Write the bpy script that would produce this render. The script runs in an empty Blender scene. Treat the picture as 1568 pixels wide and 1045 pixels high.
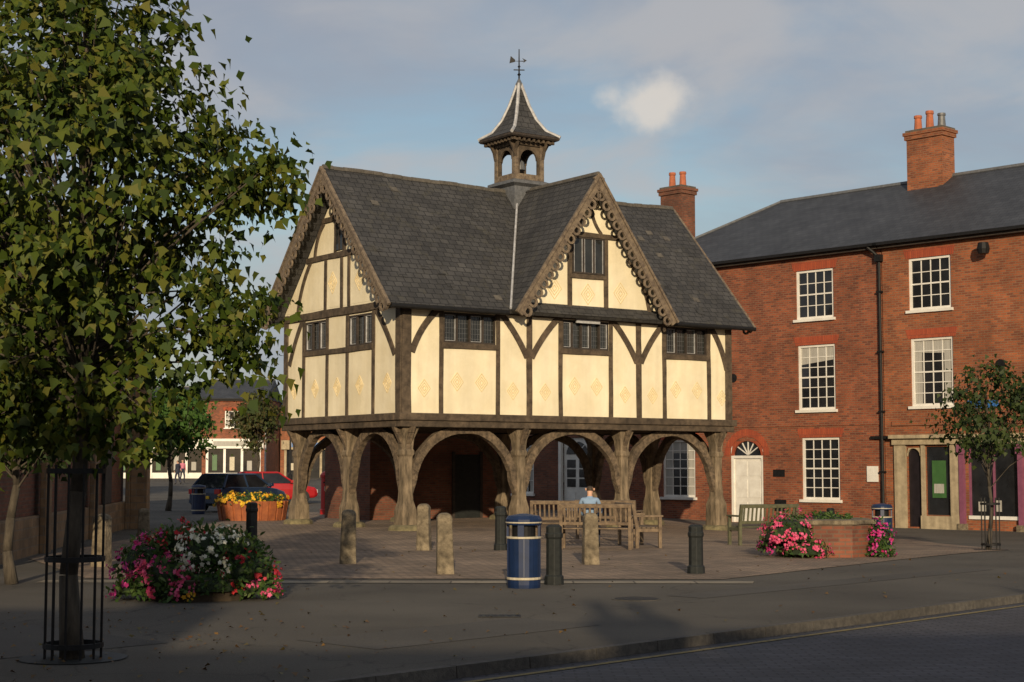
import bpy, math, random
import numpy as np
from mathutils import Vector, Matrix
R=random.Random(7); NR=np.random.RandomState(5)
sc=bpy.context.scene
sc.view_settings.view_transform='Standard'; sc.view_settings.look='None'; sc.view_settings.exposure=0
COL=sc.collection
# ------------------------------------------------------------------ materials
def newmat(name):
    m=bpy.data.materials.new(name); m.use_nodes=True; nt=m.node_tree
    return m,nt,nt.nodes['Principled BSDF']
def rgb(c): return (c[0],c[1],c[2],1)
def basic(name,c1,c2=None,rough=.8,scale=4,bump=0,bscale=40,metal=0,stretch=None,lo=.35,hi=.65,big=None,dist=.02,streak=None,spec=.5):
    m,nt,b=newmat(name); N=nt.nodes; L=nt.links
    b.inputs['Roughness'].default_value=rough; b.inputs['Metallic'].default_value=metal; b.inputs['Specular IOR Level'].default_value=spec
    if c2 is None: c2=tuple(x*.8 for x in c1)
    tc=N.new('ShaderNodeTexCoord'); mp=N.new('ShaderNodeMapping'); L.new(tc.outputs['Object'],mp.inputs[0])
    if stretch: mp.inputs['Scale'].default_value=stretch
    n=N.new('ShaderNodeTexNoise'); n.inputs['Scale'].default_value=scale; n.inputs['Detail'].default_value=5; n.inputs['Roughness'].default_value=.65
    L.new(mp.outputs[0],n.inputs['Vector'])
    r=N.new('ShaderNodeValToRGB'); r.color_ramp.elements[0].position=lo; r.color_ramp.elements[1].position=hi
    r.color_ramp.elements[0].color=rgb(c2); r.color_ramp.elements[1].color=rgb(c1)
    L.new(n.outputs[0],r.inputs[0]); out=r.outputs[0]
    def mul(out,vec,scale_,amt):
        n3=N.new('ShaderNodeTexNoise'); n3.inputs['Scale'].default_value=scale_; n3.inputs['Detail'].default_value=4
        L.new(vec,n3.inputs['Vector'])
        mr=N.new('ShaderNodeMapRange'); mr.inputs[1].default_value=.3; mr.inputs[2].default_value=.7; mr.inputs[3].default_value=amt; mr.inputs[4].default_value=1.1 if amt<.85 else 1.03
        L.new(n3.outputs[0],mr.inputs[0])
        mx=N.new('ShaderNodeVectorMath'); mx.operation='SCALE'; L.new(out,mx.inputs[0]); L.new(mr.outputs[0],mx.inputs['Scale']); return mx.outputs[0]
    if big: out=mul(out,tc.outputs['Object'],big[0],big[1])
    if streak:
        m5=N.new('ShaderNodeMapping'); m5.inputs['Scale'].default_value=(3,3,.25); L.new(tc.outputs['Object'],m5.inputs[0]); out=mul(out,m5.outputs[0],streak[0],streak[1])
    L.new(out,b.inputs['Base Color'])
    if bump:
        n2=N.new('ShaderNodeTexNoise'); n2.inputs['Scale'].default_value=bscale; n2.inputs['Detail'].default_value=3
        L.new(mp.outputs[0],n2.inputs['Vector'])
        bp=N.new('ShaderNodeBump'); bp.inputs['Strength'].default_value=bump; bp.inputs['Distance'].default_value=dist
        L.new(n2.outputs[0],bp.inputs['Height']); L.new(bp.outputs[0],b.inputs['Normal'])
    return m
def brick(name,c1,c2,mortar,bw=.225,rh=.075,ms=.011,rough=.85,bump=.4,offset=.5,vary=.55,vs=.8,bias=0,uv=True,moss=None,blotch=None):
    m,nt,b=newmat(name); N=nt.nodes; L=nt.links
    b.inputs['Roughness'].default_value=rough
    tc=N.new('ShaderNodeTexCoord')
    br=N.new('ShaderNodeTexBrick'); br.offset=offset
    br.inputs['Scale'].default_value=1; br.inputs['Brick Width'].default_value=bw; br.inputs['Row Height'].default_value=rh
    br.inputs['Mortar Size'].default_value=ms; br.inputs['Mortar Smooth'].default_value=.2; br.inputs['Bias'].default_value=bias
    br.inputs['Color1'].default_value=rgb(c1); br.inputs['Color2'].default_value=rgb(c2); br.inputs['Mortar'].default_value=rgb(mortar)
    L.new(tc.outputs['UV' if uv else 'Object'],br.inputs['Vector'])
    n=N.new('ShaderNodeTexNoise'); n.inputs['Scale'].default_value=vs; n.inputs['Detail'].default_value=6; n.inputs['Roughness'].default_value=.7
    L.new(tc.outputs['Object'],n.inputs['Vector'])
    mr=N.new('ShaderNodeMapRange'); mr.inputs[1].default_value=.3; mr.inputs[2].default_value=.7; mr.inputs[3].default_value=vary; mr.inputs[4].default_value=1.25
    L.new(n.outputs[0],mr.inputs[0])
    mx=N.new('ShaderNodeVectorMath'); mx.operation='SCALE'; L.new(br.outputs['Color'],mx.inputs[0]); L.new(mr.outputs[0],mx.inputs['Scale'])
    out=mx.outputs[0]
    if moss:
        n4=N.new('ShaderNodeTexNoise'); n4.inputs['Scale'].default_value=2.2; n4.inputs['Detail'].default_value=8; n4.inputs['Roughness'].default_value=.75
        L.new(tc.outputs['Object'],n4.inputs['Vector'])
        m4=N.new('ShaderNodeMapRange'); m4.inputs[1].default_value=.54; m4.inputs[2].default_value=.70; m4.inputs[4].default_value=.75; L.new(n4.outputs[0],m4.inputs[0])
        mm=N.new('ShaderNodeMixRGB'); L.new(m4.outputs[0],mm.inputs[0]); L.new(out,mm.inputs[1]); mm.inputs[2].default_value=rgb(moss); out=mm.outputs[0]
    L.new(out,b.inputs['Base Color'])
    if bump:
        bp=N.new('ShaderNodeBump'); bp.inputs['Strength'].default_value=bump; bp.inputs['Distance'].default_value=.012; bp.invert=True
        L.new(br.outputs['Fac'],bp.inputs['Height']); L.new(bp.outputs[0],b.inputs['Normal'])
    return m
def leafmat(name,cols,trans=.3):
    m,nt,b=newmat(name); N=nt.nodes; L=nt.links
    g=N.new('ShaderNodeNewGeometry'); r=N.new('ShaderNodeValToRGB')
    e=r.color_ramp.elements; e[0].color=rgb(cols[0]); e[1].color=rgb(cols[-1])
    for i,c in enumerate(cols[1:-1]):
        x=e.new((i+1)/(len(cols)-1)); x.color=rgb(c)
    L.new(g.outputs['Random Per Island'],r.inputs[0]); L.new(r.outputs[0],b.inputs['Base Color'])
    b.inputs['Roughness'].default_value=.6; b.inputs['Specular IOR Level'].default_value=.3
    t=N.new('ShaderNodeBsdfTranslucent'); mx=N.new('ShaderNodeMixShader'); mx.inputs[0].default_value=trans
    L.new(r.outputs[0],t.inputs[0]); L.new(b.outputs[0],mx.inputs[1]); L.new(t.outputs[0],mx.inputs[2])
    L.new(mx.outputs[0],N['Material Output'].inputs[0]); return m
def glassmat(name,c=(.02,.022,.026),rough=.08):
    return basic(name,c,tuple(x*.5 for x in c),rough=rough,scale=1.5,bump=.05,bscale=2.5)

plaster=basic('cream_plaster',(.81,.735,.54),(.73,.65,.45),rough=.9,scale=1.3,bump=.3,bscale=9,big=(.9,.90),streak=(1.6,.92))
parge=basic('pargeting_plaster',(.70,.59,.35),(.66,.54,.31),rough=.9,scale=3)
timber=basic('weathered_oak',(.115,.085,.056),(.045,.033,.022),rough=.9,scale=5,bump=.5,bscale=25,big=(1.5,.6))
timber2=basic('painted_black_oak',(.05,.038,.029),(.022,.017,.014),rough=.8,scale=6,bump=.4,bscale=25)
postoak=basic('grey_oak_post',(.26,.20,.13),(.085,.066,.042),rough=.92,scale=8,bump=.9,bscale=18,stretch=(1,1,.22),big=(2,.6))
braceoak=basic('oak_brace',(.17,.125,.08),(.06,.045,.03),rough=.92,scale=8,bump=.6,bscale=18,big=(2,.6))
bargeoak=basic('bargeboard_oak',(.20,.155,.105),(.08,.06,.045),rough=.9,scale=8,bump=.4,bscale=25)
slate=brick('slate_roof',(.034,.034,.035),(.055,.054,.053),(.013,.013,.013),bw=.26,rh=.2,ms=.014,rough=.75,vary=.55,vs=1.2,bump=.8,moss=(.062,.058,.042))
slate_b=brick('slate_roof_blue',(.031,.034,.040),(.045,.049,.056),(.014,.015,.018),bw=.3,rh=.22,ms=.01,rough=.6,vary=.65,vs=1,bump=.4)
lead=basic('lead',(.13,.135,.145),(.08,.085,.09),rough=.5,scale=8)
leadw=basic('pale_lead',(.45,.46,.47),(.27,.27,.28),rough=.5,scale=8)
ridget=basic('ridge_tile',(.11,.10,.085),(.06,.054,.045),rough=.9,scale=6)
brickA=brick('red_brick',(.30,.080,.032),(.135,.038,.021),(.20,.11,.065),vary=.58,ms=.012)
brickB=brick('orange_brick',(.34,.098,.034),(.17,.050,.023),(.22,.125,.07),vary=.58,ms=.012)
brickD=brick('dark_brick',(.22,.07,.035),(.12,.042,.025),(.13,.085,.055),vary=.5)
lintel=brick('gauged_brick',(.34,.068,.025),(.27,.05,.02),(.14,.05,.03),bw=.075,rh=.4,ms=.006,vary=.8)
white=basic('white_paint',(.76,.75,.70),(.64,.62,.57),rough=.45,scale=3)
netc=basic('net_curtain',(.42,.41,.37),(.30,.29,.26),rough=.8,scale=5,stretch=(6,6,.3))
cream=basic('cream_stone',(.46,.38,.25),(.30,.245,.16),rough=.8,scale=3,bump=.2,streak=(2,.7))
stone=basic('bollard_stone',(.27,.22,.145),(.11,.088,.058),rough=.95,scale=9,bump=.7,bscale=30,big=(4,.5))
stonep=basic('pad_stone',(.20,.17,.09),(.09,.08,.045),rough=.95,scale=7,bump=.5,bscale=25)
ironst=brick('ironstone_wall',(.28,.17,.085),(.18,.115,.06),(.2,.15,.1),bw=.42,rh=.18,ms=.014,vary=.5,vs=1.5)
glass=glassmat('window_glass'); glass2=glassmat('leaded_glass',(.03,.032,.03),.12)
black=basic('black_iron',(.012,.012,.013),(.006,.006,.006),rough=.6,scale=10,spec=.25)
darkbol=basic('dark_bollard_paint',(.020,.023,.022),(.011,.013,.013),rough=.6,scale=12,spec=.3)
blue=basic('blue_bin_plastic',(.006,.02,.07),(.004,.015,.05),rough=.4,scale=6)
gold=basic('gold_band',(.5,.45,.34),(.36,.32,.22),rough=.4,scale=8)
wood=basic('bench_teak',(.20,.145,.09),(.09,.062,.04),rough=.8,scale=8,bump=.3,bscale=30)
woodg=basic('bench_green_wood',(.10,.10,.055),(.06,.06,.03),rough=.8,scale=8)
def asphalt_mat():
    m=basic('pavement_asphalt',(.112,.100,.080),(.060,.054,.044),rough=.95,scale=45,bump=.8,bscale=90,big=(.35,.55),dist=.012,lo=.3,hi=.7)
    nt=m.node_tree; N=nt.nodes; L=nt.links; b=N['Principled BSDF']
    src=b.inputs['Base Color'].links[0].from_socket
    tc=N.new('ShaderNodeTexCoord'); v=N.new('ShaderNodeTexVoronoi'); v.feature='DISTANCE_TO_EDGE'; v.inputs['Scale'].default_value=.33
    n=N.new('ShaderNodeTexNoise'); n.inputs['Scale'].default_value=1.6; n.inputs['Detail'].default_value=5
    L.new(tc.outputs['Object'],n.inputs['Vector'])
    sc_=N.new('ShaderNodeVectorMath'); sc_.operation='MULTIPLY_ADD'; L.new(n.outputs['Color'],sc_.inputs[0]); sc_.inputs[1].default_value=(1,1,0); L.new(tc.outputs['Object'],sc_.inputs[2])
    L.new(sc_.outputs[0],v.inputs['Vector'])
    r=N.new('ShaderNodeMapRange'); r.inputs[1].default_value=.0; r.inputs[2].default_value=.006; r.inputs[3].default_value=.5; r.inputs[4].default_value=1; L.new(v.outputs['Distance'],r.inputs[0])
    s=N.new('ShaderNodeVectorMath'); s.operation='SCALE'; L.new(src,s.inputs[0]); L.new(r.outputs[0],s.inputs['Scale']); L.new(s.outputs[0],b.inputs['Base Color'])
    return m
asph=asphalt_mat()
patchm=basic('tarmac_patch',(.082,.075,.063),(.048,.044,.038),rough=.95,scale=50,bump=.5,bscale=120,big=(.6,.7),dist=.008)
road_m=brick('road_setts',(.060,.057,.066),(.036,.035,.041),(.018,.018,.021),bw=.22,rh=.11,ms=.012,rough=.75,vary=.55,vs=.9,bump=.9)
pave=brick('block_paving',(.32,.225,.15),(.19,.14,.098),(.08,.062,.046),bw=.22,rh=.11,ms=.011,rough=.9,vary=.45,vs=.55,bump=.6)
flag=brick('flag_paving',(.27,.23,.165),(.18,.155,.115),(.07,.06,.045),bw=.9,rh=.6,ms=.014,rough=.9,vary=.6,vs=1.2,bump=.4)
kerbm=basic('kerb_granite',(.105,.094,.078),(.055,.050,.043),rough=.9,scale=15,bump=.4,bscale=60,big=(1,.6))
yellow=basic('yellow_line_paint',(.24,.18,.06),(.08,.07,.045),rough=.9,scale=14,lo=.3,hi=.6)
earth=basic('soil',(.07,.05,.03),(.04,.03,.02),rough=1,scale=10)
bark=basic('bark',(.085,.07,.05),(.035,.028,.02),rough=.95,scale=12,bump=.7,bscale=30,stretch=(1,1,.25))
leafA=leafmat('olive_leaves',[(.022,.042,.006),(.04,.070,.008),(.065,.098,.010),(.10,.125,.014),(.125,.12,.018)],.3)  # yellow-green to olive tones, random per leaf
leafD=leafmat('dark_leaves',[(.018,.035,.008),(.03,.05,.01),(.05,.07,.014)],.25)
leafG=leafmat('green_leaves',[(.05,.12,.02),(.08,.16,.03),(.05,.10,.02)],.35)
leafO=leafmat('bronze_leaves',[(.09,.06,.02),(.06,.07,.02),(.04,.06,.015)],.3)
leafF=leafmat('fallen_leaf_colours',[(.16,.09,.02),(.10,.05,.02),(.12,.10,.02)],.1)
leafB=leafmat('bedding_leaves',[(.03,.07,.015),(.05,.10,.02),(.09,.13,.03)],.25)
def fl(name,*c): return leafmat(name,list(c),.2)
f_pink=fl('pink_petals',(.62,.06,.16),(.75,.14,.28),(.55,.03,.10)); f_red=fl('red_petals',(.55,.02,.03),(.65,.05,.05),(.4,.02,.05))
f_white=fl('white_petals',(.75,.72,.55),(.8,.8,.7),(.65,.62,.4)); f_yel=fl('yellow_petals',(.75,.45,.03),(.8,.55,.05),(.7,.25,.02)); f_mag=fl('magenta_petals',(.45,.03,.2),(.6,.06,.3),(.5,.02,.12))
mauve=basic('mauve_paint',(.22,.075,.13),(.17,.055,.10),rough=.5); purple=basic('dark_interior',(.02,.016,.02),(.012,.01,.012),rough=.3)
carred=basic('red_car_paint',(.35,.012,.015),(.30,.01,.012),rough=.25); carblue=basic('dark_blue_car_paint',(.018,.035,.075),(.014,.028,.06),rough=.25)
rubber=basic('rubber',(.015,.015,.015),(.01,.01,.01),rough=.8); chrome=basic('chrome',(.5,.5,.5),(.4,.4,.4),rough=.2,metal=1)
lamp_r=basic('tail_lamp',(.4,.01,.01),(.3,.01,.01),rough=.2); redp=basic('postbox_red',(.45,.012,.012),(.38,.01,.01),rough=.35)
terr=basic('orange_planter_wood',(.36,.11,.035),(.22,.065,.025),rough=.8,scale=5)
pot=basic('terracotta_pot',(.42,.13,.06),(.28,.09,.045),rough=.85,scale=5)
skin=basic('skin',(.55,.33,.22),(.48,.28,.19),rough=.6); hairm=basic('hair',(.05,.03,.015),(.03,.02,.01),rough=.7)
ltblue=basic('blue_shirt',(.22,.32,.46),(.17,.26,.38),rough=.9,scale=10); navy=basic('navy_trousers',(.03,.035,.06),(.02,.024,.04),rough=.9); pinkc=basic('pink_coat',(.6,.2,.28),(.5,.16,.22),rough=.9)
signb=basic('sign_blue',(.03,.15,.42),(.03,.13,.38),rough=.4); signg=basic('sign_green',(.05,.13,.04),(.035,.10,.03),rough=.5)
# ------------------------------------------------------------------ mesh builder
class MB:
    def __init__(s): s.v=[];s.f=[];s.m=[];s.mats=[]
    def mi(s,mat):
        if mat not in s.mats: s.mats.append(mat)
        return s.mats.index(mat)
    def add(s,vs,fs,mat,M=None):
        o=len(s.v); k=s.mi(mat)
        for p in vs:
            p=Vector(p)
            if M is not None: p=M@p
            s.v.append(p)
        for f in fs: s.f.append([o+i for i in f]); s.m.append(k)
    def box(s,x0,x1,y0,y1,z0,z1,mat,M=None):
        s.add([(x0,y0,z0),(x1,y0,z0),(x1,y1,z0),(x0,y1,z0),(x0,y0,z1),(x1,y0,z1),(x1,y1,z1),(x0,y1,z1)],
          [(0,3,2,1),(4,5,6,7),(0,1,5,4),(1,2,6,5),(2,3,7,6),(3,0,4,7)],mat,M)
    def prism(s,poly,d0,d1,mat,M=None):
        n=len(poly); vs=[(u,d0,z) for u,z in poly]+[(u,d1,z) for u,z in poly]
        fs=[tuple(range(n)),tuple(range(2*n-1,n-1,-1))]
        for i in range(n):
            j=(i+1)%n; fs.append((i,i+n,j+n,j))
        s.add(vs,fs,mat,M)
    def board(s,a,b,w,d0,d1,mat,M=None):
        a=Vector(a);b=Vector(b);t=(b-a).normalized();n=Vector((-t.y,t.x))*w/2
        s.prism([tuple(a-n),tuple(b-n),tuple(b+n),tuple(a+n)],d0,d1,mat,M)
    def strip(s,inner,outer,d0,d1,mat,M=None):
        n=len(inner)
        for i in range(n-1):
            s.prism([inner[i],inner[i+1],outer[i+1],outer[i]],d0,d1,mat,M)
    def cyl(s,p,q,r0,r1,n,mat,M=None,caps=True):
        p=Vector(p);q=Vector(q);t=(q-p).normalized(); a=t.orthogonal().normalized(); b=t.cross(a)
        vs=[];
        for c,r in ((p,r0),(q,r1)):
            for i in range(n):
                an=2*math.pi*i/n+math.pi/n; vs.append(c+a*(r*math.cos(an))+b*(r*math.sin(an)))
        fs=[(i,(i+1)%n,(i+1)%n+n,i+n) for i in range(n)]
        if caps: fs+= [tuple(range(n-1,-1,-1)),tuple(range(n,2*n))]
        s.add(vs,fs,mat,M)
    def lathe(s,prof,n,mat,M=None,rot=0,c=(0,0)):
        vs=[]
        for r,z in prof:
            for i in range(n):
                an=2*math.pi*i/n+rot; vs.append((c[0]+r*math.cos(an),c[1]+r*math.sin(an),z))
        fs=[]
        for k in range(len(prof)-1):
            for i in range(n):
                j=(i+1)%n; fs.append((k*n+i,k*n+j,(k+1)*n+j,(k+1)*n+i))
        fs.append(tuple(range(n-1,-1,-1))); fs.append(tuple((len(prof)-1)*n+i for i in range(n)))
        s.add(vs,fs,mat,M)
    def build(s,name,parent=None,bevel=0,smooth=False,uv=True):
        me=bpy.data.meshes.new(name); me.from_pydata([tuple(v) for v in s.v],[],s.f)
        for m in s.mats: me.materials.append(m)
        me.polygons.foreach_set('material_index',s.m)
        if uv:
            l=me.uv_layers.new(name='UVMap'); me.update()
            for p in me.polygons:
                n=p.normal
                if abs(n.z)>.98: t=Vector((1,0,0)); b=Vector((0,1,0))
                else:
                    t=Vector((0,0,1)).cross(n).normalized(); b=n.cross(t)
                for li in p.loop_indices:
                    c=me.vertices[me.loops[li].vertex_index].co
                    l.data[li].uv=(c.dot(t),c.dot(b))
        ob=bpy.data.objects.new(name,me); COL.objects.link(ob)
        if parent: ob.parent=parent
        if smooth:
            me.polygons.foreach_set('use_smooth',[True]*len(me.polygons))
        if bevel:
            md=ob.modifiers.new('bevel','BEVEL'); md.width=bevel; md.segments=2; md.limit_method='ANGLE'
        return ob
def empty(name,loc=(0,0,0),ang=0,scale=1):
    e=bpy.data.objects.new(name,None); e.location=loc; e.rotation_euler=(0,0,math.radians(ang)); e.scale=(scale,)*3; COL.objects.link(e); e.empty_display_size=.3
    return e
def fr(x=0,y=0,z=0,ang=0): return Matrix.Translation((x,y,z))@Matrix.Rotation(math.radians(ang),4,'Z')
def sm(a,b,t):
    t=min(1,max(0,(t-a)/(b-a))); return t*t*(3-2*t)
def gz(x,y): return -0.3*sm(0,9,x)*sm(30,45,y)+.0109*(min(max(y,70),150)-70)
# ------------------------------------------------------------------ ground
K0=Vector((-1.82,12.6)); kd=Vector((.688,.726)).normalized(); kn=Vector((-kd.y,kd.x))
def kp(a,b,dz): 
    p=K0+kd*a+kn*b; return (p.x,p.y,gz(p.x,p.y)+dz)
def grid(name,As,Bs,dz,mat):
    mb=MB(); vs=[kp(a,b,dz) for b in Bs for a in As]; n=len(As)
    fs=[(j*n+i,j*n+i+1,(j+1)*n+i+1,(j+1)*n+i) for j in range(len(Bs)-1) for i in range(n-1)]
    mb.add(vs,fs,mat); return mb.build(name)
rA=[-400,-200,-120,-80]+list(range(-60,90,1))+[100,120,150,200,400]
grid('ground',[-1500,-400,-200,-100]+list(range(-60,90,3))+[100,150,200,400,1500],[-1500,-400,-150,-60,-30]+list(range(-20,80,3))+[100,150,250,500,1500],-.13,asph)
grid('road',rA,[-12,-9,-6,-3,-2,-1,-.13],-.10,road_m)
grid('pavement',rA,[0]+list(range(1,80))+[90,110,140,180,250,400],0,asph)
mb=MB()
for i in range(-30,60):
    a0=i*.92; a1=a0+.91; z=.002+R.uniform(0,.005)
    vs=[kp(a0,-.125,-.125),kp(a1,-.125,-.125),kp(a1,-.003,-.125),kp(a0,-.003,-.125),kp(a0,-.115,z),kp(a1,-.115,z),kp(a1,-.003,z),kp(a0,-.003,z)]
    mb.add(vs,[(0,3,2,1),(4,5,6,7),(0,1,5,4),(1,2,6,5),(2,3,7,6),(3,0,4,7)],kerbm)
mb.build('kerb')
grid('yellow_line',list(range(-28,55,1)),[-.42,-.34],-.094,yellow)
def flat(name,poly,dz,mat,step=1.0,rot=0):
    import bmesh
    bm=bmesh.new(); f=bm.faces.new([bm.verts.new((x,y,0)) for x,y in poly])
    xs=[p[0] for p in poly]; ys=[p[1] for p in poly]
    for ax,lo,hi in ((0,min(xs),max(xs)),(1,min(ys),max(ys))):
        t=math.ceil(lo)
        while t<hi:
            co=(t,0,0) if ax==0 else (0,t,0); no=(1,0,0) if ax==0 else (0,1,0)
            bmesh.ops.bisect_plane(bm,geom=bm.verts[:]+bm.edges[:]+bm.faces[:],plane_co=co,plane_no=no); t+=step
    for v in bm.verts: v.co.z=gz(v.co.x,v.co.y)+dz
    me=bpy.data.meshes.new(name); l=bm.loops.layers.uv.new('UVMap'); cr,sr=math.cos(rot),math.sin(rot)
    bm.normal_update()
    for f in bm.faces:
        for lp in f.loops: c=lp.vert.co; lp[l].uv=(c.x*cr-c.y*sr,c.x*sr+c.y*cr)
        if f.normal.z<0: f.normal_flip()
    bm.to_mesh(me); bm.free(); me.materials.append(mat); ob=bpy.data.objects.new(name,me); COL.objects.link(ob); return ob
flat('paved_forecourt',[(-6.5,24.6),(3.2,24.4),(10.5,34),(11,44),(4,60),(-9,60),(-9,30)],.009,pave,rot=.6)
flat('paving_band',[(-7,23.7),(3.5,23.5),(3.6,24.0),(-7,24.2)],.008,flag)
def kq(a0,a1,b0,b1): return [tuple((K0+kd*a+kn*b)) for a,b in ((a0,b0),(a1,b0),(a1,b1),(a0,b1))]
flat('tarmac_patch',kq(2.2,5.4,1.3,2.5),.004,patchm); flat('tarmac_patch',kq(9,17,2.6,3.2),.004,patchm); flat('tarmac_patch',kq(-1,1.2,3.2,6.6),.004,patchm)
mb=MB(); mb.box(-.24,.24,-.14,.14,.001,.012,black)
for i in range(5): mb.box(-.2+i*.085,-.16+i*.085,-.11,.11,.012,.016,darkbol)
mb.build('drain_cover').location=(-.14,18.4,0)
mb=MB(); mb.lathe([(.32,.001),(.32,.008)],24,kerbm); mb.lathe([(.28,.0085),(.28,.012)],24,black); mb.build('manhole_cover').location=(1.6,20.8,0)
# ------------------------------------------------------------------ wall & windows
def wall(mb,M,u0,u1,z0,z1,d,ops,mat,rev=.12,revmat=None):
    us=sorted(set([u0,u1]+[o[0] for o in ops]+[o[1] for o in ops])); zs=sorted(set([z0,z1]+[o[2] for o in ops]+[o[3] for o in ops]))
    for i in range(len(us)-1):
        for j in range(len(zs)-1):
            cu=(us[i]+us[i+1])/2; cz=(zs[j]+zs[j+1])/2
            if any(o[0]<cu<o[1] and o[2]<cz<o[3] for o in ops): continue
            mb.add([(us[i],d,zs[j]),(us[i+1],d,zs[j]),(us[i+1],d,zs[j+1]),(us[i],d,zs[j+1])],[(0,1,2,3)],mat,M)
    for o in ops:
        a,b,c,e=o[:4]; r=d+rev
        mb.add([(a,d,c),(a,r,c),(a,r,e),(a,d,e)],[(0,1,2,3)],revmat or mat,M)
        mb.add([(b,d,c),(b,d,e),(b,r,e),(b,r,c)],[(0,1,2,3)],revmat or mat,M)
        mb.add([(a,d,e),(a,r,e),(b,r,e),(b,d,e)],[(0,1,2,3)],revmat or mat,M)
        mb.add([(a,d,c),(b,d,c),(b,r,c),(a,r,c)],[(0,1,2,3)],revmat or mat,M)
def sash(mb,M,o,d,cols,rows,fm=white,sill=True,lint=True):
    a,b,c,e=o[:4]; f=.085; d0=d+.045; d1=d+.118
    mb.box(a,a+f,d0,d1,c,e,fm,M); mb.box(b-f,b,d0,d1,c,e,fm,M)
    mb.box(a+f,b-f,d0,d1,c,c+f,fm,M); mb.box(a+f,b-f,d0,d1,e-f,e,fm,M)
    mz=(c+e)/2; mb.box(a+f,b-f,d0+.02,d1-.004,mz-.025,mz+.025,fm,M)
    for i in range(1,cols):
        x=a+f+(b-a-2*f)*i/cols; mb.box(x-.015,x+.015,d0+.03,d1-.008,c+f,e-f,fm,M)
    for j in range(1,rows):
        z=c+f+(e-c-2*f)*j/rows
        if abs(z-mz)<.05: continue
        mb.box(a+f,b-f,d0+.033,d1-.011,z-.013,z+.013,fm,M)
    mb.add([(a,d1-.02,c),(b,d1-.02,c),(b,d1-.02,e),(a,d1-.02,e)],[(0,1,2,3)],glass,M)
    k=R.choice((0,1,2,3)); w=b-a
    if k in (1,2):
        cw=R.uniform(.16,.28)*w
        for x0,x1 in ((a+f,a+f+cw),(b-f-cw,b-f)): mb.add([(x0,d1-.023,c+f),(x1,d1-.023,c+f),(x1,d1-.023,e-f),(x0,d1-.023,e-f)],[(0,1,2,3)],netc,M)
    if k in (2,3):
        mb.add([(a+f,d1-.0235,e-f-(e-c)*R.uniform(.12,.3)),(b-f,d1-.0235,e-f-(e-c)*.2),(b-f,d1-.0235,e-f),(a+f,d1-.0235,e-f)],[(0,1,2,3)],netc,M)
    if sill: mb.box(a-.08,b+.08,d-.09,d+.04,c-.09,c+.002,white,M)
    if lint: mb.prism([(a-.1,e-.002),(b+.1,e-.002),(b+.19,e+.30),(a-.19,e+.30)],d-.006,d+.03,lintel,M)
# ------------------------------------------------------------------ SCHOOL
ANG=35; P0=(-2.84,42.9)
school=empty('timber_framed_grammar_school',(P0[0],P0[1],0),ANG)
c35,s35=math.cos(math.radians(35)),math.sin(math.radians(35))
def sw(x,y): return (P0[0]+c35*x-s35*y,P0[1]+s35*x+c35*y)
L=11.1;W=6.1;O=.35;CX=5.8
MF=fr(0,-O); MG=fr(-O,0,0,-90); MRt=fr(L+O,0,0,90); MBk=fr(0,W+O,0,180)
mb=MB(); mp=MB(); q=math.sqrt(2)
for x in (0,L/3,2*L/3,L):
    for y in (0,W/2,W):
        if 0<x<L and y==W/2: continue
        wx,wy=sw(x,y); g=gz(wx,wy)-.02; k=R.uniform(.94,1.06)
        mb.lathe([(.23*q*k,g+.14),(.22*q*k,.55),(.16*q,.8),(.138*q,1.2),(.14*q,1.98),(.175*q,2.02),(.175*q,2.12),(.15*q,2.18),(.17*q,2.45),(.24*q,2.66),(.27*q,2.762)],4,postoak,rot=math.pi/4+R.uniform(-.04,.04),c=(x,y))
        r=R.uniform(-.05,.05)
        mp.lathe([(.50+r,g-.05),(.48+r,g+.12),(.38+r,g+.18)],9,stonep,rot=R.random(),c=(x+r,y))
mb.build('oak_posts',school,bevel=.03); mp.build('post_pads',school,bevel=.03)
mb=MB(); cnt=0
def arch(p,q_):
    global cnt
    p=Vector(p);q_=Vector(q_); d=q_-p; l=d.length; M=Matrix.Translation((p.x,p.y,0))@Matrix.Rotation(math.atan2(d.y,d.x),4,'Z')
    h=l/2; ao=h-.09; ai=ao-.2; z0=1.05; cnt+=1; e=.001*cnt
    inn=[];out=[]
    for i in range(23):
        t=math.pi*i/22; c,s=math.cos(t),math.sin(t); jt=R.uniform(-.015,.015)
        inn.append((h-ai*c+jt,z0+1.56*abs(s)**.9+jt)); out.append((h-ao*c+jt,min(2.77,z0+1.80*abs(s)**.88)))
    inn[0]=(h-ao+.02,z0-.25); out[0]=(h-ao-.03,z0-.25); inn[-1]=(h+ao-.02,z0-.25); out[-1]=(h+ao+.03,z0-.25)
    mb.strip(inn,out,-.10-e,.10+e,braceoak,M)
xs=[0,L/3,2*L/3,L]
for i in range(3):
    for y in (0,W): arch((xs[i],y),(xs[i+1],y))
for x in (0,L):
    arch((x,0),(x,W/2)); arch((x,W/2),(x,W))
mb.build('arched_braces',school,bevel=.012)
mb=MB()
for x in xs:
    for y,s in ((0,-1),(W,1)):
        mb.strip([(-.14,1.95),(-.17,2.3),(-.33,2.6),(-.42,2.765)],[(-.1,1.95),(-.1,2.3),(-.1,2.6),(-.1,2.765)],-.075,.075,braceoak,Matrix.Translation((x,y,0))@Matrix.Rotation(math.pi/2*(1 if s<0 else -1),4,'Z'))
for y in (0,W/2,W):
    for x,s in ((0,-1),(L,1)):
        mb.strip([(-.14,1.95),(-.17,2.3),(-.33,2.6),(-.42,2.766)],[(-.1,1.95),(-.1,2.3),(-.1,2.6),(-.1,2.766)],-.074,.074,braceoak,Matrix.Translation((x,y,0))@Matrix.Rotation(0 if s<0 else math.pi,4,'Z'))
a=-O-.06
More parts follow.
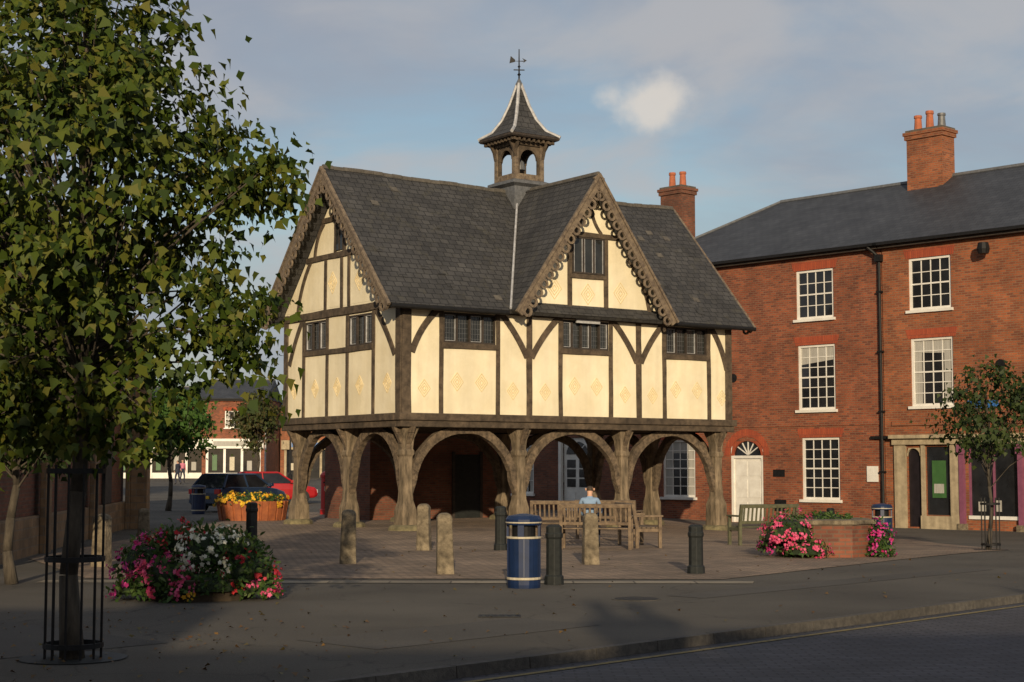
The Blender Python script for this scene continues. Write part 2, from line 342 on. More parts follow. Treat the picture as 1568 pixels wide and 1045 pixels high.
for (z0,z1,e) in ((2.76,2.93,.0),(2.935,3.13,.06)):
    mb.box(a-e,L-a+e,a-e,-O+.2,z0,z1,timber); mb.box(a-e,L-a+e,W+O-.2,W-a+e,z0,z1,timber)
    mb.box(a-e,-O+.2,-O+.2,W+O-.2,z0,z1,timber); mb.box(L+O-.2,L-a+e,-O+.2,W+O-.2,z0,z1,timber)
x=.35
while x<L-.1:
    mb.box(x,x+.13,-O+.2,W+O-.2,2.78,2.95,timber); x+=.5
mb.box(-O+.2,L+O-.2,-O+.2,W+O-.2,2.96,3.0,timber2)
mb.box(-.13,L+.13,-.13,.13,2.79,2.9,timber); mb.box(-.13,L+.13,W-.13,W+.13,2.79,2.9,timber)
mb.build('jetty_beams',school,bevel=.02)
wallm=MB(); tm=MB(); gl=MB(); pg=MB()
def leaded(M,u0,u1,z0,z1,lights,d=0):
    gl.add([(u0,d+.07,z0),(u1,d+.07,z0),(u1,d+.07,z1),(u0,d+.07,z1)],[(0,1,2,3)],glass2,M)
    n=lights
    for i in range(n+1):
        x=u0+(u1-u0)*i/n; w=.05 if 0<i<n else .06
        gl.box(max(u0,x-w/2),min(u1,x+w/2),d-.01,d+.06,z0,z1,timber2,M)
    gl.box(u0+.03,u1-.03,d-.008,d+.058,z0,z0+.05,timber2,M); gl.box(u0+.03,u1-.03,d-.008,d+.058,z1-.05,z1,timber2,M)
    for i in range(n):
        a=u0+(u1-u0)*i/n+.035; b=u0+(u1-u0)*(i+1)/n-.035
        if i%2==0:
            for (p,q_,r,s) in ((a,a+.012,z0+.06,z1-.06),(b-.012,b,z0+.06,z1-.06),(a,b,z0+.06,z0+.074),(a,b,z1-.074,z1-.06)):
                gl.box(p,q_,d+.02,d+.064,r,s,leadw,M)
        for k in range(1,4): 
            x=a+(b-a)*k/4; gl.box(x-.004,x+.004,d+.062,d+.069,z0,z1,lead,M)
        for k in range(1,6):
            z=z0+(z1-z0)*k/6; gl.box(a,b,d+.061,d+.069,z-.004,z+.004,lead,M)
tc_=0
def T(M,u0,z0,u1,z1,w=.15,m=None,p=.03):
    global tc_; tc_+=1; e=(tc_%23)*.0009
    A=Vector((u0,z0));B=Vector((u1,z1)); n=max(2,int((B-A).length/.6)); t=(B-A).normalized(); nn=Vector((-t.y,t.x)); ii=[];oo=[]
    for k in range(n+1):
        c=A.lerp(B,k/n)+nn*R.uniform(-.01,.01); ww=w*R.uniform(.92,1.08)/2; ii.append(tuple(c-nn*ww)); oo.append(tuple(c+nn*ww))
    tm.strip(ii,oo,-p-e,.05,m or timber,M)
def CB(M,u0,z0,u1,z1,bow,w=.15):
    global tc_; tc_+=1; e=(tc_%23)*.0009
    a=Vector((u0,z0));b=Vector((u1,z1));t=(b-a);n=Vector((-t.y,t.x)).normalized()
    ii=[];oo=[]
    for k in range(9):
        s=k/8; c=a+t*s+n*bow*4*s*(1-s); tt=(t+n*bow*4*(1-2*s)).normalized(); nn=Vector((-tt.y,tt.x))
        ii.append(tuple(c-nn*w/2)); oo.append(tuple(c+nn*w/2))
    tm.strip(ii,oo,-.03-e,.05,timber,M)
def lozenge(M,u,z,s):
    for k in (1.0,.64,.3):
        a=s*k; pts=[(u-a,z),(u,z-a*1.25),(u+a,z),(u,z+a*1.25)]
        for i in range(4): pg.board(pts[i],pts[(i+1)%4],.019,-.014-.001*i,.01,parge,M)
ZB=3.13; ZT=6.25; ZS=5.05
ops=[(.97,2.66,ZS,5.88),(4.98,6.64,ZS,5.88),(8.83,10.44,ZS,5.88)]
wall(wallm,MF,-O,L+O,ZB,ZT,0,ops,plaster)
for o,k in zip(ops,(4,5,4)): leaded(MF,o[0],o[1],o[2],o[3],k)
for u in (.88,2.74,4.9,6.72,8.75,10.52): T(MF,u,ZB-.02,u,5.95,.14)
for u in (3.80,7.77): T(MF,u,ZB-.02,u,5.1,.19); T(MF,u,5.0,u,5.95,.19)
T(MF,-O+.13,ZB-.02,-O+.13,6.1,.27,p=.04); T(MF,L+O-.13,ZB-.02,L+O-.13,6.1,.24,p=.04)
for a,b in ((.88,2.74),(4.9,6.72),(8.75,10.52)): T(MF,a,4.98,b,4.98,.15,p=.05)
T(MF,-O,6.0,L+O,6.0,.2,p=.05)
CB(MF,-.05,4.75,.78,5.95,.10,.17)
CB(MF,3.72,4.75,2.82,5.95,-.06,.17); CB(MF,3.88,4.75,4.85,5.95,.06,.17)
CB(MF,7.69,4.75,6.78,5.95,-.06,.17); CB(MF,7.85,4.75,8.72,5.95,.06,.17)
CB(MF,L+O-.2,4.65,10.6,5.95,-.08,.17)
for u in (.35,3.25,4.36,7.25,8.3,11.05): lozenge(MF,u,3.8,.19)
for u in (1.4,2.2,5.4,6.2,9.2,10.05): lozenge(MF,u,4.0,.2)
def gy(y): return -y
ops=[(gy(2.52),gy(1.22),ZS,5.92),(gy(5.12),gy(3.84),ZS,5.92)]
wall(wallm,MG,gy(W+O),gy(-O),ZB,ZT,0,ops,plaster)
for o in ops: leaded(MG,o[0],o[1],o[2],o[3],3)
for y in (1.13,2.6,3.76,5.2): T(MG,gy(y),ZB-.02,gy(y),6.0,.15)
T(MG,gy(-O+.13),ZB-.02,gy(-O+.13),6.2,.27,p=.041); T(MG,gy(W+O-.13),ZB-.02,gy(W+O-.13),6.2,.25,p=.04)
T(MG,gy(5.2),4.98,gy(1.13),4.98,.15,p=.045); T(MG,gy(W+O),6.08,gy(-O),6.08,.22,p=.06)
CB(MG,gy(.0),4.7,gy(1.0),5.98,-.05,.17); CB(MG,gy(W),4.7,gy(5.3),5.98,.05,.17)
for y in (.4,1.9,3.18,4.5,5.8): lozenge(MG,gy(y),3.95,.21)
wall(wallm,MRt,-O,W+O,ZB,ZT,0,[],plaster); wall(wallm,MBk,-L-O,O,ZB,ZT,0,[],plaster)
for u in (-.2,1.2,2.5,3.7,5.0,6.3): T(MRt,u,ZB,u,6.0,.16)
for k in range(9): T(MBk,-k*1.42+.1,ZB,-k*1.42+.1,6.0,.16)
T(MRt,-O,6.05,W+O,6.05,.2,p=.05); T(MBk,-L-O,6.05,O,6.05,.2,p=.05)
ZR=10.2; EV=.75; ZE=6.0
def tri_end(M,cu):
    hw=W/2+O; zt=ZR-.2
    wallm.prism([(cu-hw,6.24),(cu+hw,6.24),(cu,zt-.05)],0,.15,plaster,M)
for M,s in ((MG,-1),(MRt,1)):
    cu=s*W/2; tri_end(M,cu)
    T(M,cu-2.0,7.72,cu+2.0,7.72,.16,p=.05); T(M,cu-1.05,8.78,cu+1.05,8.78,.15,p=.05)
    for k in (-.95,.0,.42) : T(M,cu+k*1.0+.1,6.2,cu+k*1.0+.1,7.66,.14)
    T(M,cu-.28,7.8,cu-.28,8.72,.12); T(M,cu+.28,7.8,cu+.28,8.72,.12)
    CB(M,cu-2.55,6.2,cu-1.75,7.68,.12,.14); CB(M,cu+2.55,6.2,cu+1.75,7.68,-.12,.14)
    CB(M,cu-1.5,7.8,cu-.95,8.72,.12,.13); CB(M,cu+1.5,7.8,cu+.95,8.72,-.12,.13)
    CB(M,cu-.55,8.85,cu-.1,9.7,-.12,.11); CB(M,cu+.55,8.85,cu+.1,9.7,.12,.11)
    gl.box(cu-.22,cu+.22,-.045,-.02,7.85,8.7,glass2,M); gl.box(cu-.02,cu+.02,-.06,-.046,7.85,8.7,timber2,M)
    gl.box(cu-.24,cu-.2,-.062,-.02,7.83,8.72,timber2,M); gl.box(cu+.2,cu+.24,-.062,-.02,7.83,8.72,timber2,M)
    lozenge(M,cu-.45,6.95,.25); lozenge(M,cu+1.1,6.9,.25)
MC=fr(CX,-O-.12)
ZC=10.1; HC=2.9; slc=(ZC-ZE)/HC
hwc=(ZC-.15-6.05)/slc
wallm.prism([(-hwc,6.05),(hwc,6.05),(0,ZC-.15)],0,.3,plaster,MC)
T(MC,-hwc-.02,6.07,hwc+.02,6.07,.24,timber,p=.06)
for s in (-1,1):
    T(MC,s*.66,6.15,s*.66,8.32,.15); CB(MC,s*2.3,6.15,s*1.5,7.75,.16 if s<0 else -.16,.13)
    CB(MC,s*.5,8.42,s*.12,9.3,(.1 if s>0 else -.1),.1)
T(MC,-.66,7.16,.66,7.16,.13,p=.05); T(MC,-1.1,8.36,1.1,8.36,.15,p=.05)
gl.box(-.58,.58,-.03,.0,7.23,8.28,glass2,MC)
for k,x in enumerate((-.56,-.19,.19,.56)): gl.box(x-.03,x+.03,-.06,-.0305,7.23,8.28,timber2,MC)
for k in range(3):
    x=(-.375,0,.375)[k]
    for a_,b_,c_,d_ in ((x-.15,x-.135,7.26,8.25),(x+.135,x+.15,7.26,8.25)): gl.box(a_,b_,-.052,-.031,c_,d_,leadw,MC)
gl.box(-.58,.58,-.058,-.0305,7.23,7.27,timber2,MC); gl.box(-.58,.58,-.058,-.0305,8.24,8.28,timber2,MC)
lozenge(MC,0,6.65,.24)
lozenge(MC,-1.2,6.75,.25); lozenge(MC,1.2,6.75,.25); lozenge(MC,0,9.0,.14) 
pq=MB(); pq.box(-.42,.42,-.16,-.10,5.80,5.92,leadw,fr(CX,-O)); pq.build('plaque',school)
wallm.build('plaster_walls',school); tm.build('timber_frame',school,bevel=.01); gl.build('leaded_windows',school); pg.build('pargeting',school,uv=False)
rf=MB()
VX=.95
def slab(mb,a,b,c,d,t,mat):
    a,b,c,d=[Vector(p) for p in (a,b,c,d)]; n=(b-a).cross(d-a).normalized()*t
    vs=[a,b,c,d,a-n,b-n,c-n,d-n]
    mb.add(vs,[(0,1,2,3),(7,6,5,4),(0,4,5,1),(1,5,6,2),(2,6,7,3),(3,7,4,0)],mat)
def sag(x): return -.09*math.sin(math.pi*(x+VX)/(L+2*VX))+.012*math.sin(x*2.3)
nseg=14
for i in range(nseg):
    xa=-VX+(L+2*VX)*i/nseg; xb=-VX+(L+2*VX)*(i+1)/nseg
    slab(rf,(xa,-EV,ZE),(xb,-EV,ZE),(xb,W/2,ZR+sag(xb)),(xa,W/2,ZR+sag(xa)),.13,slate)
    slab(rf,(xb,W+EV,ZE),(xa,W+EV,ZE),(xa,W/2,ZR+sag(xa)),(xb,W/2,ZR+sag(xb)),.131,slate)
slab(rf,(CX,-VX-.05,ZC),(CX,W/2-.1,ZC),(CX-HC,W/2-.1,ZE),(CX-HC,-VX-.05,ZE),.12,slate)
slab(rf,(CX+HC,-VX-.05,ZE),(CX+HC,W/2-.1,ZE),(CX,W/2-.1,ZC),(CX,-VX-.05,ZC),.121,slate)
rf.build('slate_roof',school)
rt=MB()
for i in range(40):
    xa=-VX+(L+2*VX)*i/40; xb=-VX+(L+2*VX)*(i+.97)/40; j=R.uniform(-.008,.008)
    rt.cyl((xa,W/2,ZR+sag(xa)-.03+j),(xb,W/2,ZR+sag(xb)-.03+j),.085,.085,8,ridget)
for i in range(12):
    ya=-VX-.05+3.3*i/12; yb=ya+3.3/12*.97
    rt.cyl((CX,ya,ZC-.03),(CX,yb,ZC-.03),.08,.08,8,ridget)
for s in (-1,1):
    a=Vector((CX+s*HC,-EV,ZE+.06)); b=Vector((CX+s*.05,W/2-.1,ZC+.05))
    rt.cyl(a,b,.035,.035,6,leadw if s<0 else lead)
# a few slipped slates
for i in range(46):
    x=R.uniform(-.5,L+.5); t=R.uniform(.06,.92); 
    if abs(x-CX)<HC*(1-t)+.4: continue
    A=Vector((x,-EV+t*(W/2+EV),ZE+t*(ZR-ZE)+sag(x)*t)); sl_=Vector((0,W/2+EV,ZR-ZE)).normalized(); n_=Vector((0,-sl_.z,sl_.y)); A+=n_*.012
    ex=Vector((.12,0,R.uniform(-.01,.01)))
    rt.add([A-ex,A+ex,A+ex+sl_*.2-n_*.004,A-ex+sl_*.2-n_*.004],[(0,1,2,3)],slate if i%3 else ridget)
rt.build('ridge_and_valley',school)
gt=MB()
gt.cyl((-VX,-EV-.05,ZE-.08),(CX-HC-.1,-EV-.05,ZE-.08),.06,.06,8,black); gt.cyl((CX+HC+.1,-EV-.05,ZE-.08),(L+VX,-EV-.05,ZE-.08),.06,.06,8,black)
gt.box(-O,L+O,-EV+.1,-O-.07,ZE-.03,ZE+.0,timber2)
gt.build('eaves_gutter',school)
bb=MB()
def barge(M,half,zE,zA,cu=0):
    for s in (-1,1):
        A=Vector((cu,zA));E=Vector((cu+s*half,zE)); t=(E-A).normalized(); n=Vector((-t.y,t.x)); 
        if n.y>0: n=-n
        a=A+n*.14; e=E+n*.14
        bb.board(tuple(a),tuple(e),.2,-.05-.003*s,.02,bargeoak,M)
        a2=A+n*.02;e2=E+n*.02; bb.board(tuple(a2),tuple(e2+t*.03),.07,-.09-.003*s,.0,bargeoak,M)
        ln=(E-A).length; k=int(ln/.33)
        for i in range(k):
            c=A+t*((i+.75)*ln/(k+.4))+n*.31
            ro,ri=.155*R.uniform(.92,1.05),.085; ii=[];oo=[]
            for j in range(11):
                an=2*math.pi*j/10; ii.append((c.x+ri*math.cos(an),c.y+ri*math.sin(an))); oo.append((c.x+ro*math.cos(an),c.y+ro*math.sin(an)))
            bb.strip(ii,oo,-.035-.0007*i,.005,bargeoak,M)
barge(fr(-VX,0,0,-90),W/2+EV,ZE-.02,ZR-.02,-W/2); barge(fr(L+VX,0,0,90),W/2+EV,ZE-.02,ZR-.02,W/2); barge(fr(CX,-VX-.05),HC,ZE-.02,ZC-.02)
bb.build('bargeboards',school)
cu=MB(); MCu=fr(CX+.07,W/2)
def sq(prof,mat): cu.lathe([(r*q,z) for r,z in prof],4,mat,MCu,rot=math.pi/4)
sq([(.60,9.3),(.56,10.2),(.70,10.28),(.70,10.36),(.56,10.42)],lead)
for sx in (-1,1):
    for sy in (-1,1):
        cu.box(sx*.48-.07,sx*.48+.07,sy*.48-.07,sy*.48+.07,10.4,11.5,bargeoak,MCu)
for k in range(4):
    M=MCu@Matrix.Rotation(k*math.pi/2,4,'Z')
    cu.box(-.41,.41,-.535,-.43,10.42,10.6,bargeoak,M)
    n=12; a=.31
    pts_i=[(a*math.cos(math.pi*i/n),11.05+a*math.sin(math.pi*i/n)) for i in range(n+1)]
    pts_o=[(.41 if i<n/4 else (-.41 if i>3*n/4 else .41-.82*(i-n/4)/(n/2)),(11.05+.45*min(1,i/(n/4))) if i<n/4 else ((11.05+.45*min(1,(n-i)/(n/4))) if i>3*n/4 else 11.5)) for i in range(n+1)]
    cu.strip(pts_i,pts_o,-.51,-.44,timber,M)
    cu.box(-.41,-.33,-.505,-.445,10.6,11.05,timber,M); cu.box(.33,.41,-.505,-.445,10.6,11.05,timber,M)
    for s in (-1,1):
        cu.strip([(s*.48+.07*s,11.1),(s*.48+.13*s,11.35),(s*.48+.32*s,11.66)],[(s*.46,11.1),(s*.46,11.5),(s*.48+.1*s,11.68)],-.56-.002*s,-.49,timber,M)
    for i in range(9):
        x=-.72+i*.18; cu.box(x-.035,x+.035,-.8,-.55,11.56,11.66,timber,M)
sq([(.57,11.48),(.60,11.58),(.62,11.6)],timber)
sq([(.86,11.66),(.90,11.70),(.90,11.76)],timber2)
prof=[(.91,11.765),(.60,11.98),(.38,12.35),(.22,12.8),(.09,13.3),(.04,13.5)]
sq(prof,slate)
for k in range(4):
    an=math.pi/4+k*math.pi/2
    for i in range(len(prof)-1):
        r0,z0=prof[i];r1,z1=prof[i+1]
        p=MCu@Vector((r0*q*math.cos(an),r0*q*math.sin(an),z0+.01));p2=MCu@Vector((r1*q*math.cos(an),r1*q*math.sin(an),z1+.01))
        cu.cyl(p,p2,.055,.05,6,leadw)
cu.lathe([(.09,13.42),(.11,13.5),(.06,13.6),(.02,13.68)],10,lead,MCu)
c=MCu@Vector((0,0,0))
cu.cyl((c.x,c.y,13.4),(c.x,c.y,14.6),.03,.015,6,black)
Mv=MCu@Matrix.Rotation(math.radians(-30),4,'Z')
cu.box(-.17,.17,-.012,.012,13.93,13.96,black,Mv)
cu.prism([(-.2,14.22),(.16,14.24),(.1,14.32),(.24,14.25),(.12,14.16),(.16,14.21)],-.008,.008,black,Mv)
cu.prism([(-.3,14.15),(-.12,14.2),(-.12,14.26),(-.26,14.38)],-.008,.008,black,Mv)
cu.lathe([(.01,14.0),(.05,14.05),(.01,14.1)],8,black,MCu); cu.lathe([(.01,13.74),(.06,13.8),(.01,13.86)],8,black,MCu)
cu.lathe([(.02,10.75),(.2,10.8),(.15,11.05),(.05,11.15)],10,lead,MCu)
cu.build('bell_cupola',school)
# ------------------------------------------------------------------ houses
def chimney(mb,x,y,z0,z1,w,d,mat,pots):
    mb.box(x-w/2,x+w/2,y-d/2,y+d/2,z0,z1-.35,mat)
    mb.box(x-w/2-.06,x+w/2+.06,y-d/2-.06,y+d/2+.06,z1-.35,z1-.2,mat)
    mb.box(x-w/2-.1,x+w/2+.1,y-d/2-.1,y+d/2+.1,z1-.2,z1-.08,mat); mb.box(x-w/2-.03,x+w/2+.03,y-d/2-.03,y+d/2+.03,z1-.08,z1,ridget)
    for i in range(pots):
        px=x-w/2+w*(i+.5)/pots; h=R.uniform(.5,.7)
        mb.lathe([(.15,z1),(.12,z1+h*.8),(.15,z1+h*.85),(.14,z1+h)],10,pot if i%3!=2 else lead,c=(px,y))
def house(name,loc,ang,u0,u1,depth,zb,zt,zr,bm_,wins,roofm=slate_b,hipL=False,hipR=False,parent=None,ops_extra=[],eave=.3,fr_y=0):
    e=parent or empty(name,loc,ang); w=MB(); g=MB()
    wall(w,None,u0,u1,zb,zt,fr_y,[o[:4] for o in wins]+ops_extra,bm_)
    D=depth
    w.add([(u1,fr_y,zb),(u1,D,zb),(u1,D,zt),(u1,fr_y,zt)],[(0,1,2,3)],bm_); w.add([(u0,D,zb),(u0,fr_y,zb),(u0,fr_y,zt),(u0,D,zt)],[(0,1,2,3)],bm_)
    w.add([(u1,D,zb),(u0,D,zb),(u0,D,zt),(u1,D,zt)],[(0,1,2,3)],bm_)
    w.box(u0+.01,u1-.01,fr_y+.35,D-.1,zt-.4,zt-.02,bm_)
    m=D/2
    if not hipL: w.add([(u0,D,zt),(u0,fr_y,zt),(u0,m,zr)],[(0,1,2)],bm_)
    if not hipR: w.add([(u1,fr_y,zt),(u1,D,zt),(u1,m,zr)],[(0,1,2)],bm_)
    w.build('brick_walls',e)
    for o in wins: sash(g,None,o,fr_y,o[4] if len(o)>4 else 4,o[5] if len(o)>5 else 4)
    g.build('sash_windows',e)
    r=MB(); rl=u0+(m if hipL else -.1); rr=u1-(m if hipR else -.1); ea=u0-(eave if hipL else .1); eb=u1+(eave if hipR else .1)
    y0=fr_y-eave; y1=D+eave; ze=zt-.02
    A=(ea,y0,ze);B=(eb,y0,ze);C=(eb,y1,ze);Dd=(ea,y1,ze);P=(rl,m,zr);Q=(rr,m,zr)
    r.add([A,B,C,Dd,P,Q],[(0,1,5,4),(2,3,4,5),(3,0,4),(1,2,5),(3,2,1,0)],roofm)
    r.box(ea,eb,y0-.11,y0-.005,ze-.07,ze+.03,black); 
    r.box(ea+.1,eb-.1,y0+.05,fr_y-.002,ze-.16,ze-.01,timber2)
    r.cyl((rl,m,zr),(rr,m,zr),.09,.09,6,lead)
    for (h,a,b) in ((hipL,A,P),(hipL,Dd,P),(hipR,B,Q),(hipR,C,Q)):
        if h: r.cyl(a,b,.07,.07,6,lead)
    r.build('roof',e)
    return e
HA=-47.03; HO=(8.37,57.6,0)
wins=[(2.34,3.92,6.82,8.54,4,4),(2.38,3.95,3.66,5.92,4,6),(2.5,4.08,.57,2.71,4,6),(-3.95,-2.35,.57,2.71,4,6)]
h1=house('brick_house',HO,HA,-6.2,5.85,9,-.4,9.15,12.0,brickA,wins,hipL=True,ops_extra=[(-.66,.80,-.28,2.62)])
d=MB()
d.box(-.66,-.56,.02,.12,-.28,2.62,white); d.box(.70,.80,.02,.12,-.28,2.62,white); d.box(-.56,.70,.02,.12,2.0,2.1,white)
d.box(-.56,.70,.08,.12,-.28,2.0,white)
for a,b in ((-.48,.02),(.12,.62)):
    for z0,z1 in ((-.15,.45),(.6,1.25),(1.38,1.9)): d.box(a,b,.066,.082,z0,z1,white)
d.box(-.56,.7,.1,.13,2.1,2.62,glass)
n=14
pi=[(.07+.63*math.cos(math.pi*i/n),2.1+.52*math.sin(math.pi*i/n)) for i in range(n+1)]
po=[(.80-1.46*i/n,2.63) if 0<i<n else ((.80,2.1) if i==0 else (-.66,2.1)) for i in range(n+1)]
d.strip(pi,po,.01,.09,lintel)
pa=[(.07+.78*math.cos(math.pi*i/n),2.1+.68*math.sin(math.pi*i/n)) for i in range(n+1)]
pb=[(.07+1.02*math.cos(math.pi*i/n),2.1+.95*math.sin(math.pi*i/n)) for i in range(n+1)]
d.strip(pa,pb,-.012,.005,lintel)
for i in (3,5,7,9,11): d.board((.07,2.12),(.07+.6*math.cos(math.pi*i/n),2.1+.5*math.sin(math.pi*i/n)),.03,.06,.1,white)
d.box(-.8,.95,-.35,-.003,-.42,-.29,stone)
d.box(5.2,5.62,-.06,-.002,1.2,1.72,white); d.box(1.25,1.75,-.02,-.001,1.35,1.6,black); d.box(1.3,1.8,-.02,-.001,.15,.55,black)
for z in (4.9,8.0): d.cyl((-.5 if z<6 else -1.0,-.03,z),(-.5 if z<6 else -1.0,0,z),.16,.16,10,black)
d.cyl((5.84,-.09,-.1),(5.84,-.09,8.7),.055,.055,8,black); d.cyl((5.84,-.09,8.7),(5.55,-.33,9.05),.055,.055,8,black)
d.box(5.72,5.96,-.2,-.02,8.55,8.78,black)
for z in (1.5,3.5,5.5,7.5): d.box(5.74,5.94,-.15,-.01,z,z+.06,black)
d.box(5.4,6.2,-.12,-.02,2.62,2.72,black)
d.box(-6.1,5.8,-.03,-.001,3.1,3.25,brickA)
d.build('front_door_and_pipes',h1)
ch=MB(); chimney(ch,5.2,4.2,10.8,13.75,1.45,.8,brickB,3); ch.build('chimney',h1)
wins=[(6.92,8.5,6.82,8.55,4,4),(6.95,8.52,3.67,5.9,4,6),(11.4,13,6.82,8.55,4,4),(11.4,13,3.67,5.9,4,6),(15.5,17,6.82,8.55,4,4),(15.5,17,3.67,5.9,4,6)]
h2=house('brick_house',HO,HA,5.9,19,9,-.4,9.15,12.03,brickB,wins,hipR=True,ops_extra=[(6.75,7.28,-.25,2.3),(7.45,8.35,.15,2.35),(9.0,10.75,.05,2.35),(11.0,13,.05,2.35),(13.3,16,.05,2.35)],fr_y=.0)
s=MB()
s.box(6.25,18.8,-.16,-.002,2.42,2.62,cream); s.box(6.2,18.85,-.28,-.003,2.622,2.74,cream); s.box(6.3,6.72,-.1,-.001,-.4,2.42,cream); s.box(7.3,7.43,-.08,-.001,-.4,2.42,cream); s.box(8.38,8.7,-.1,-.001,-.4,2.42,cream)
s.box(6.78,7.25,.05,.1,-.25,2.3,purple); s.box(7.45,8.35,.05,.1,.15,2.35,glass); s.box(7.3,8.7,-.14,-.101,-.4,.12,cream)
s.box(7.65,8.15,.02,.045,.7,1.9,signg); s.box(7.72,8.08,.012,.019,.85,1.15,netc)
ai=[(7.0+.25*math.cos(math.pi*i/8),2.05+.25*math.sin(math.pi*i/8)) for i in range(9)]
ao=[(7.28-.53*i/8,2.31) if 0<i<8 else ((7.28,2.05) if i==0 else (6.75,2.05)) for i in range(9)]
s.strip(ai,ao,-.05,.04,cream)
for a,b in ((9.0,10.75),(11.0,13),(13.3,16)):
    s.box(a,b,.06,.1,.05,2.35,glass); s.box(a,b,-.06,.04,.05,.16,white); s.box(a,a+.06,0.0,.058,.16,2.35,mauve); s.box(b-.06,b,0,.058,.16,2.35,mauve)
    s.box((a+b)/2-.03,(a+b)/2+.03,.0,.058,.16,2.35,mauve); s.box(a+.3,a+.55,.03,.05,.3,.6,netc); s.box(a+.9,a+1.1,.03,.05,.3,.65,netc) 
for x in (8.72,10.77,13.02): s.box(x,x+.16,-.14,-.002,-.1,2.41,mauve)
for x in (8.72,10.77,13.02): s.box(x-.05,x+.22,-.2,-.003,-.4,-.1,stone); s.box(x-.04,x+.2,-.19,-.142,2.1,2.4,mauve)
s.box(6.2,19,-.05,-.0015,3.05,3.2,brickB)
s.lathe([(.16,8.4),(.2,8.55),(.16,8.75)],10,black,fr(9.9,-.35)); s.box(9.88,9.92,-.35,-.002,8.6,8.64,black)
s.cyl((10.2,-.03,4.9),(10.2,0,4.9),.17,.17,10,black)
s.box(9.0,10.1,-.03,-.001,3.55,3.8,signb)
s.build('shopfront',h2)
ch=MB(); chimney(ch,14,4.5,11.2,13.9,1.5,.8,brickB,4); ch.build('chimney',h2)
h3=house('brick_house',HO,HA,-15,-6.25,9,-.3,6.8,9.0,brickD,[(-12.2,-11,.6,2.6,3,4)],ops_extra=[(-9.3,-7.8,-.1,2.85)],fr_y=.02)
s=MB(); s.box(-9.3,-7.8,.09,.14,-.1,2.85,white); s.box(-9.45,-9.3,-.1,.1,-.15,2.95,white); s.box(-7.8,-7.65,-.1,.1,-.15,2.95,white)
for a in (-9.2,-8.52):
    for j in range(3): s.box(a+.08,a+.55,.07,.092,.9+j*.38,1.22+j*.38,glass)
    s.box(a+.08,a+.55,.07,.092,.1,.7,white)
ai=[(-8.55+.6*math.cos(math.pi*i/12),2.2+.5*math.sin(math.pi*i/12)) for i in range(13)]
s.prism(ai,.06,.088,glass)
for i in (3,6,9): s.board((-8.55,2.2),(-8.55+.6*math.cos(math.pi*i/12),2.2+.5*math.sin(math.pi*i/12)),.04,.04,.07,white)
s.build('porch_door',h3)
ch=MB(); chimney(ch,-7.15,4.65,6,13.3,1.15,.85,brickD,2); ch.build('chimney',h3)
lo=sw(3.4,7.8)
h4=house('brick_outbuilding',(lo[0],lo[1],0),ANG,0,5.0,3,-.3,3.9,5.0,brickD,[],roofm=slate,ops_extra=[(1.0,1.6,1.5,2.4)])
s=MB(); s.box(1.0,1.6,.06,.1,1.5,2.4,black); s.box(3.2,4.2,-.04,-.001,-.1,2.1,darkbol); s.box(3.1,3.2,-.06,-.001,-.1,2.2,timber2); s.box(4.2,4.3,-.06,-.001,-.1,2.2,timber2); s.build('door_and_window',h4)
h5=house('stone_building',(-8.75,25.5,0),96.0,0,19,9,-.2,6.2,9.2,brickD,[(3,4.2,3.6,5.2,3,4),(8,9.2,3.6,5.2,3,4),(13,14.2,3.6,5.2,3,4)],roofm=slate)
s=MB(); s.box(-.05,19.1,-.12,-.002,-.2,.75,ironst); 
for x in (0,6.2,12.4,18.6): s.box(x-.1,x+.5,-.25,-.122,-.2,5.8,ironst)
s.box(18.55,19.25,-.7,-.251,-.2,5.2,ironst); s.cyl((10.6,-.2,0),(10.6,-.2,6),.06,.06,8,black)
s.box(15,16.1,-.1,-.003,.76,2.6,timber2)
s.build('plinth_and_buttresses',h5,bevel=.02)
def far(name,x0,x1,y,zb,zt,zr,bm_,floors,shop,fascia=None):
    n=int((x1-x0)/3.2); wins=[]
    for i in range(n):
        cx=(i+.5)*(x1-x0)/n
        for z in floors: wins.append((cx-.75,cx+.75,z,z+1.4,2,2))
    e=house(name,(x0,y,zb),0,0,x1-x0,9,-.5,zt,zr,bm_,wins,ops_extra=[(.4,x1-x0-.4,.15,2.5)])
    s=MB(); s.box(.4,x1-x0-.4,.08,.1,.15,2.5,glass); s.box(.1,x1-x0-.1,-.3,-.003,2.5,3.3,shop)
    if fascia: s.box(1.0,x1-x0-1.2,-.33,-.302,2.7,3.1,fascia)
    k=int((x1-x0)/1.6)
    for i in range(k+1):
        x=.35+(x1-x0-.9)*i/k; s.box(x,x+.2,-.1,.07,.0,2.5,shop)
        if i<k: s.box(x+.5,x+.9,.03,.075,.7,1.3+R.random()*.7,R.choice((netc,mauve,signg,gold)))
    s.box(.4,x1-x0-.4,-.05,.07,-.1,.5,shop if shop==white else black); s.build('shopfront',e); return e
zf=gz(0,134)
far('shop_building',-34,-25.6,136,zf,6.4,8.0,brickB,[4.0],white,black)
far('shop_building',-25.5,-20.3,132,zf,6.6,8.4,brickA,[4.2],white,netc)
far('shop_building',-20.2,-10,140,zf,6.2,7.9,brickB,[4.0],cream,signb)
far('shop_building',-9.9,4,140,zf,6.6,8.6,brickA,[4.2],white,lamp_r)
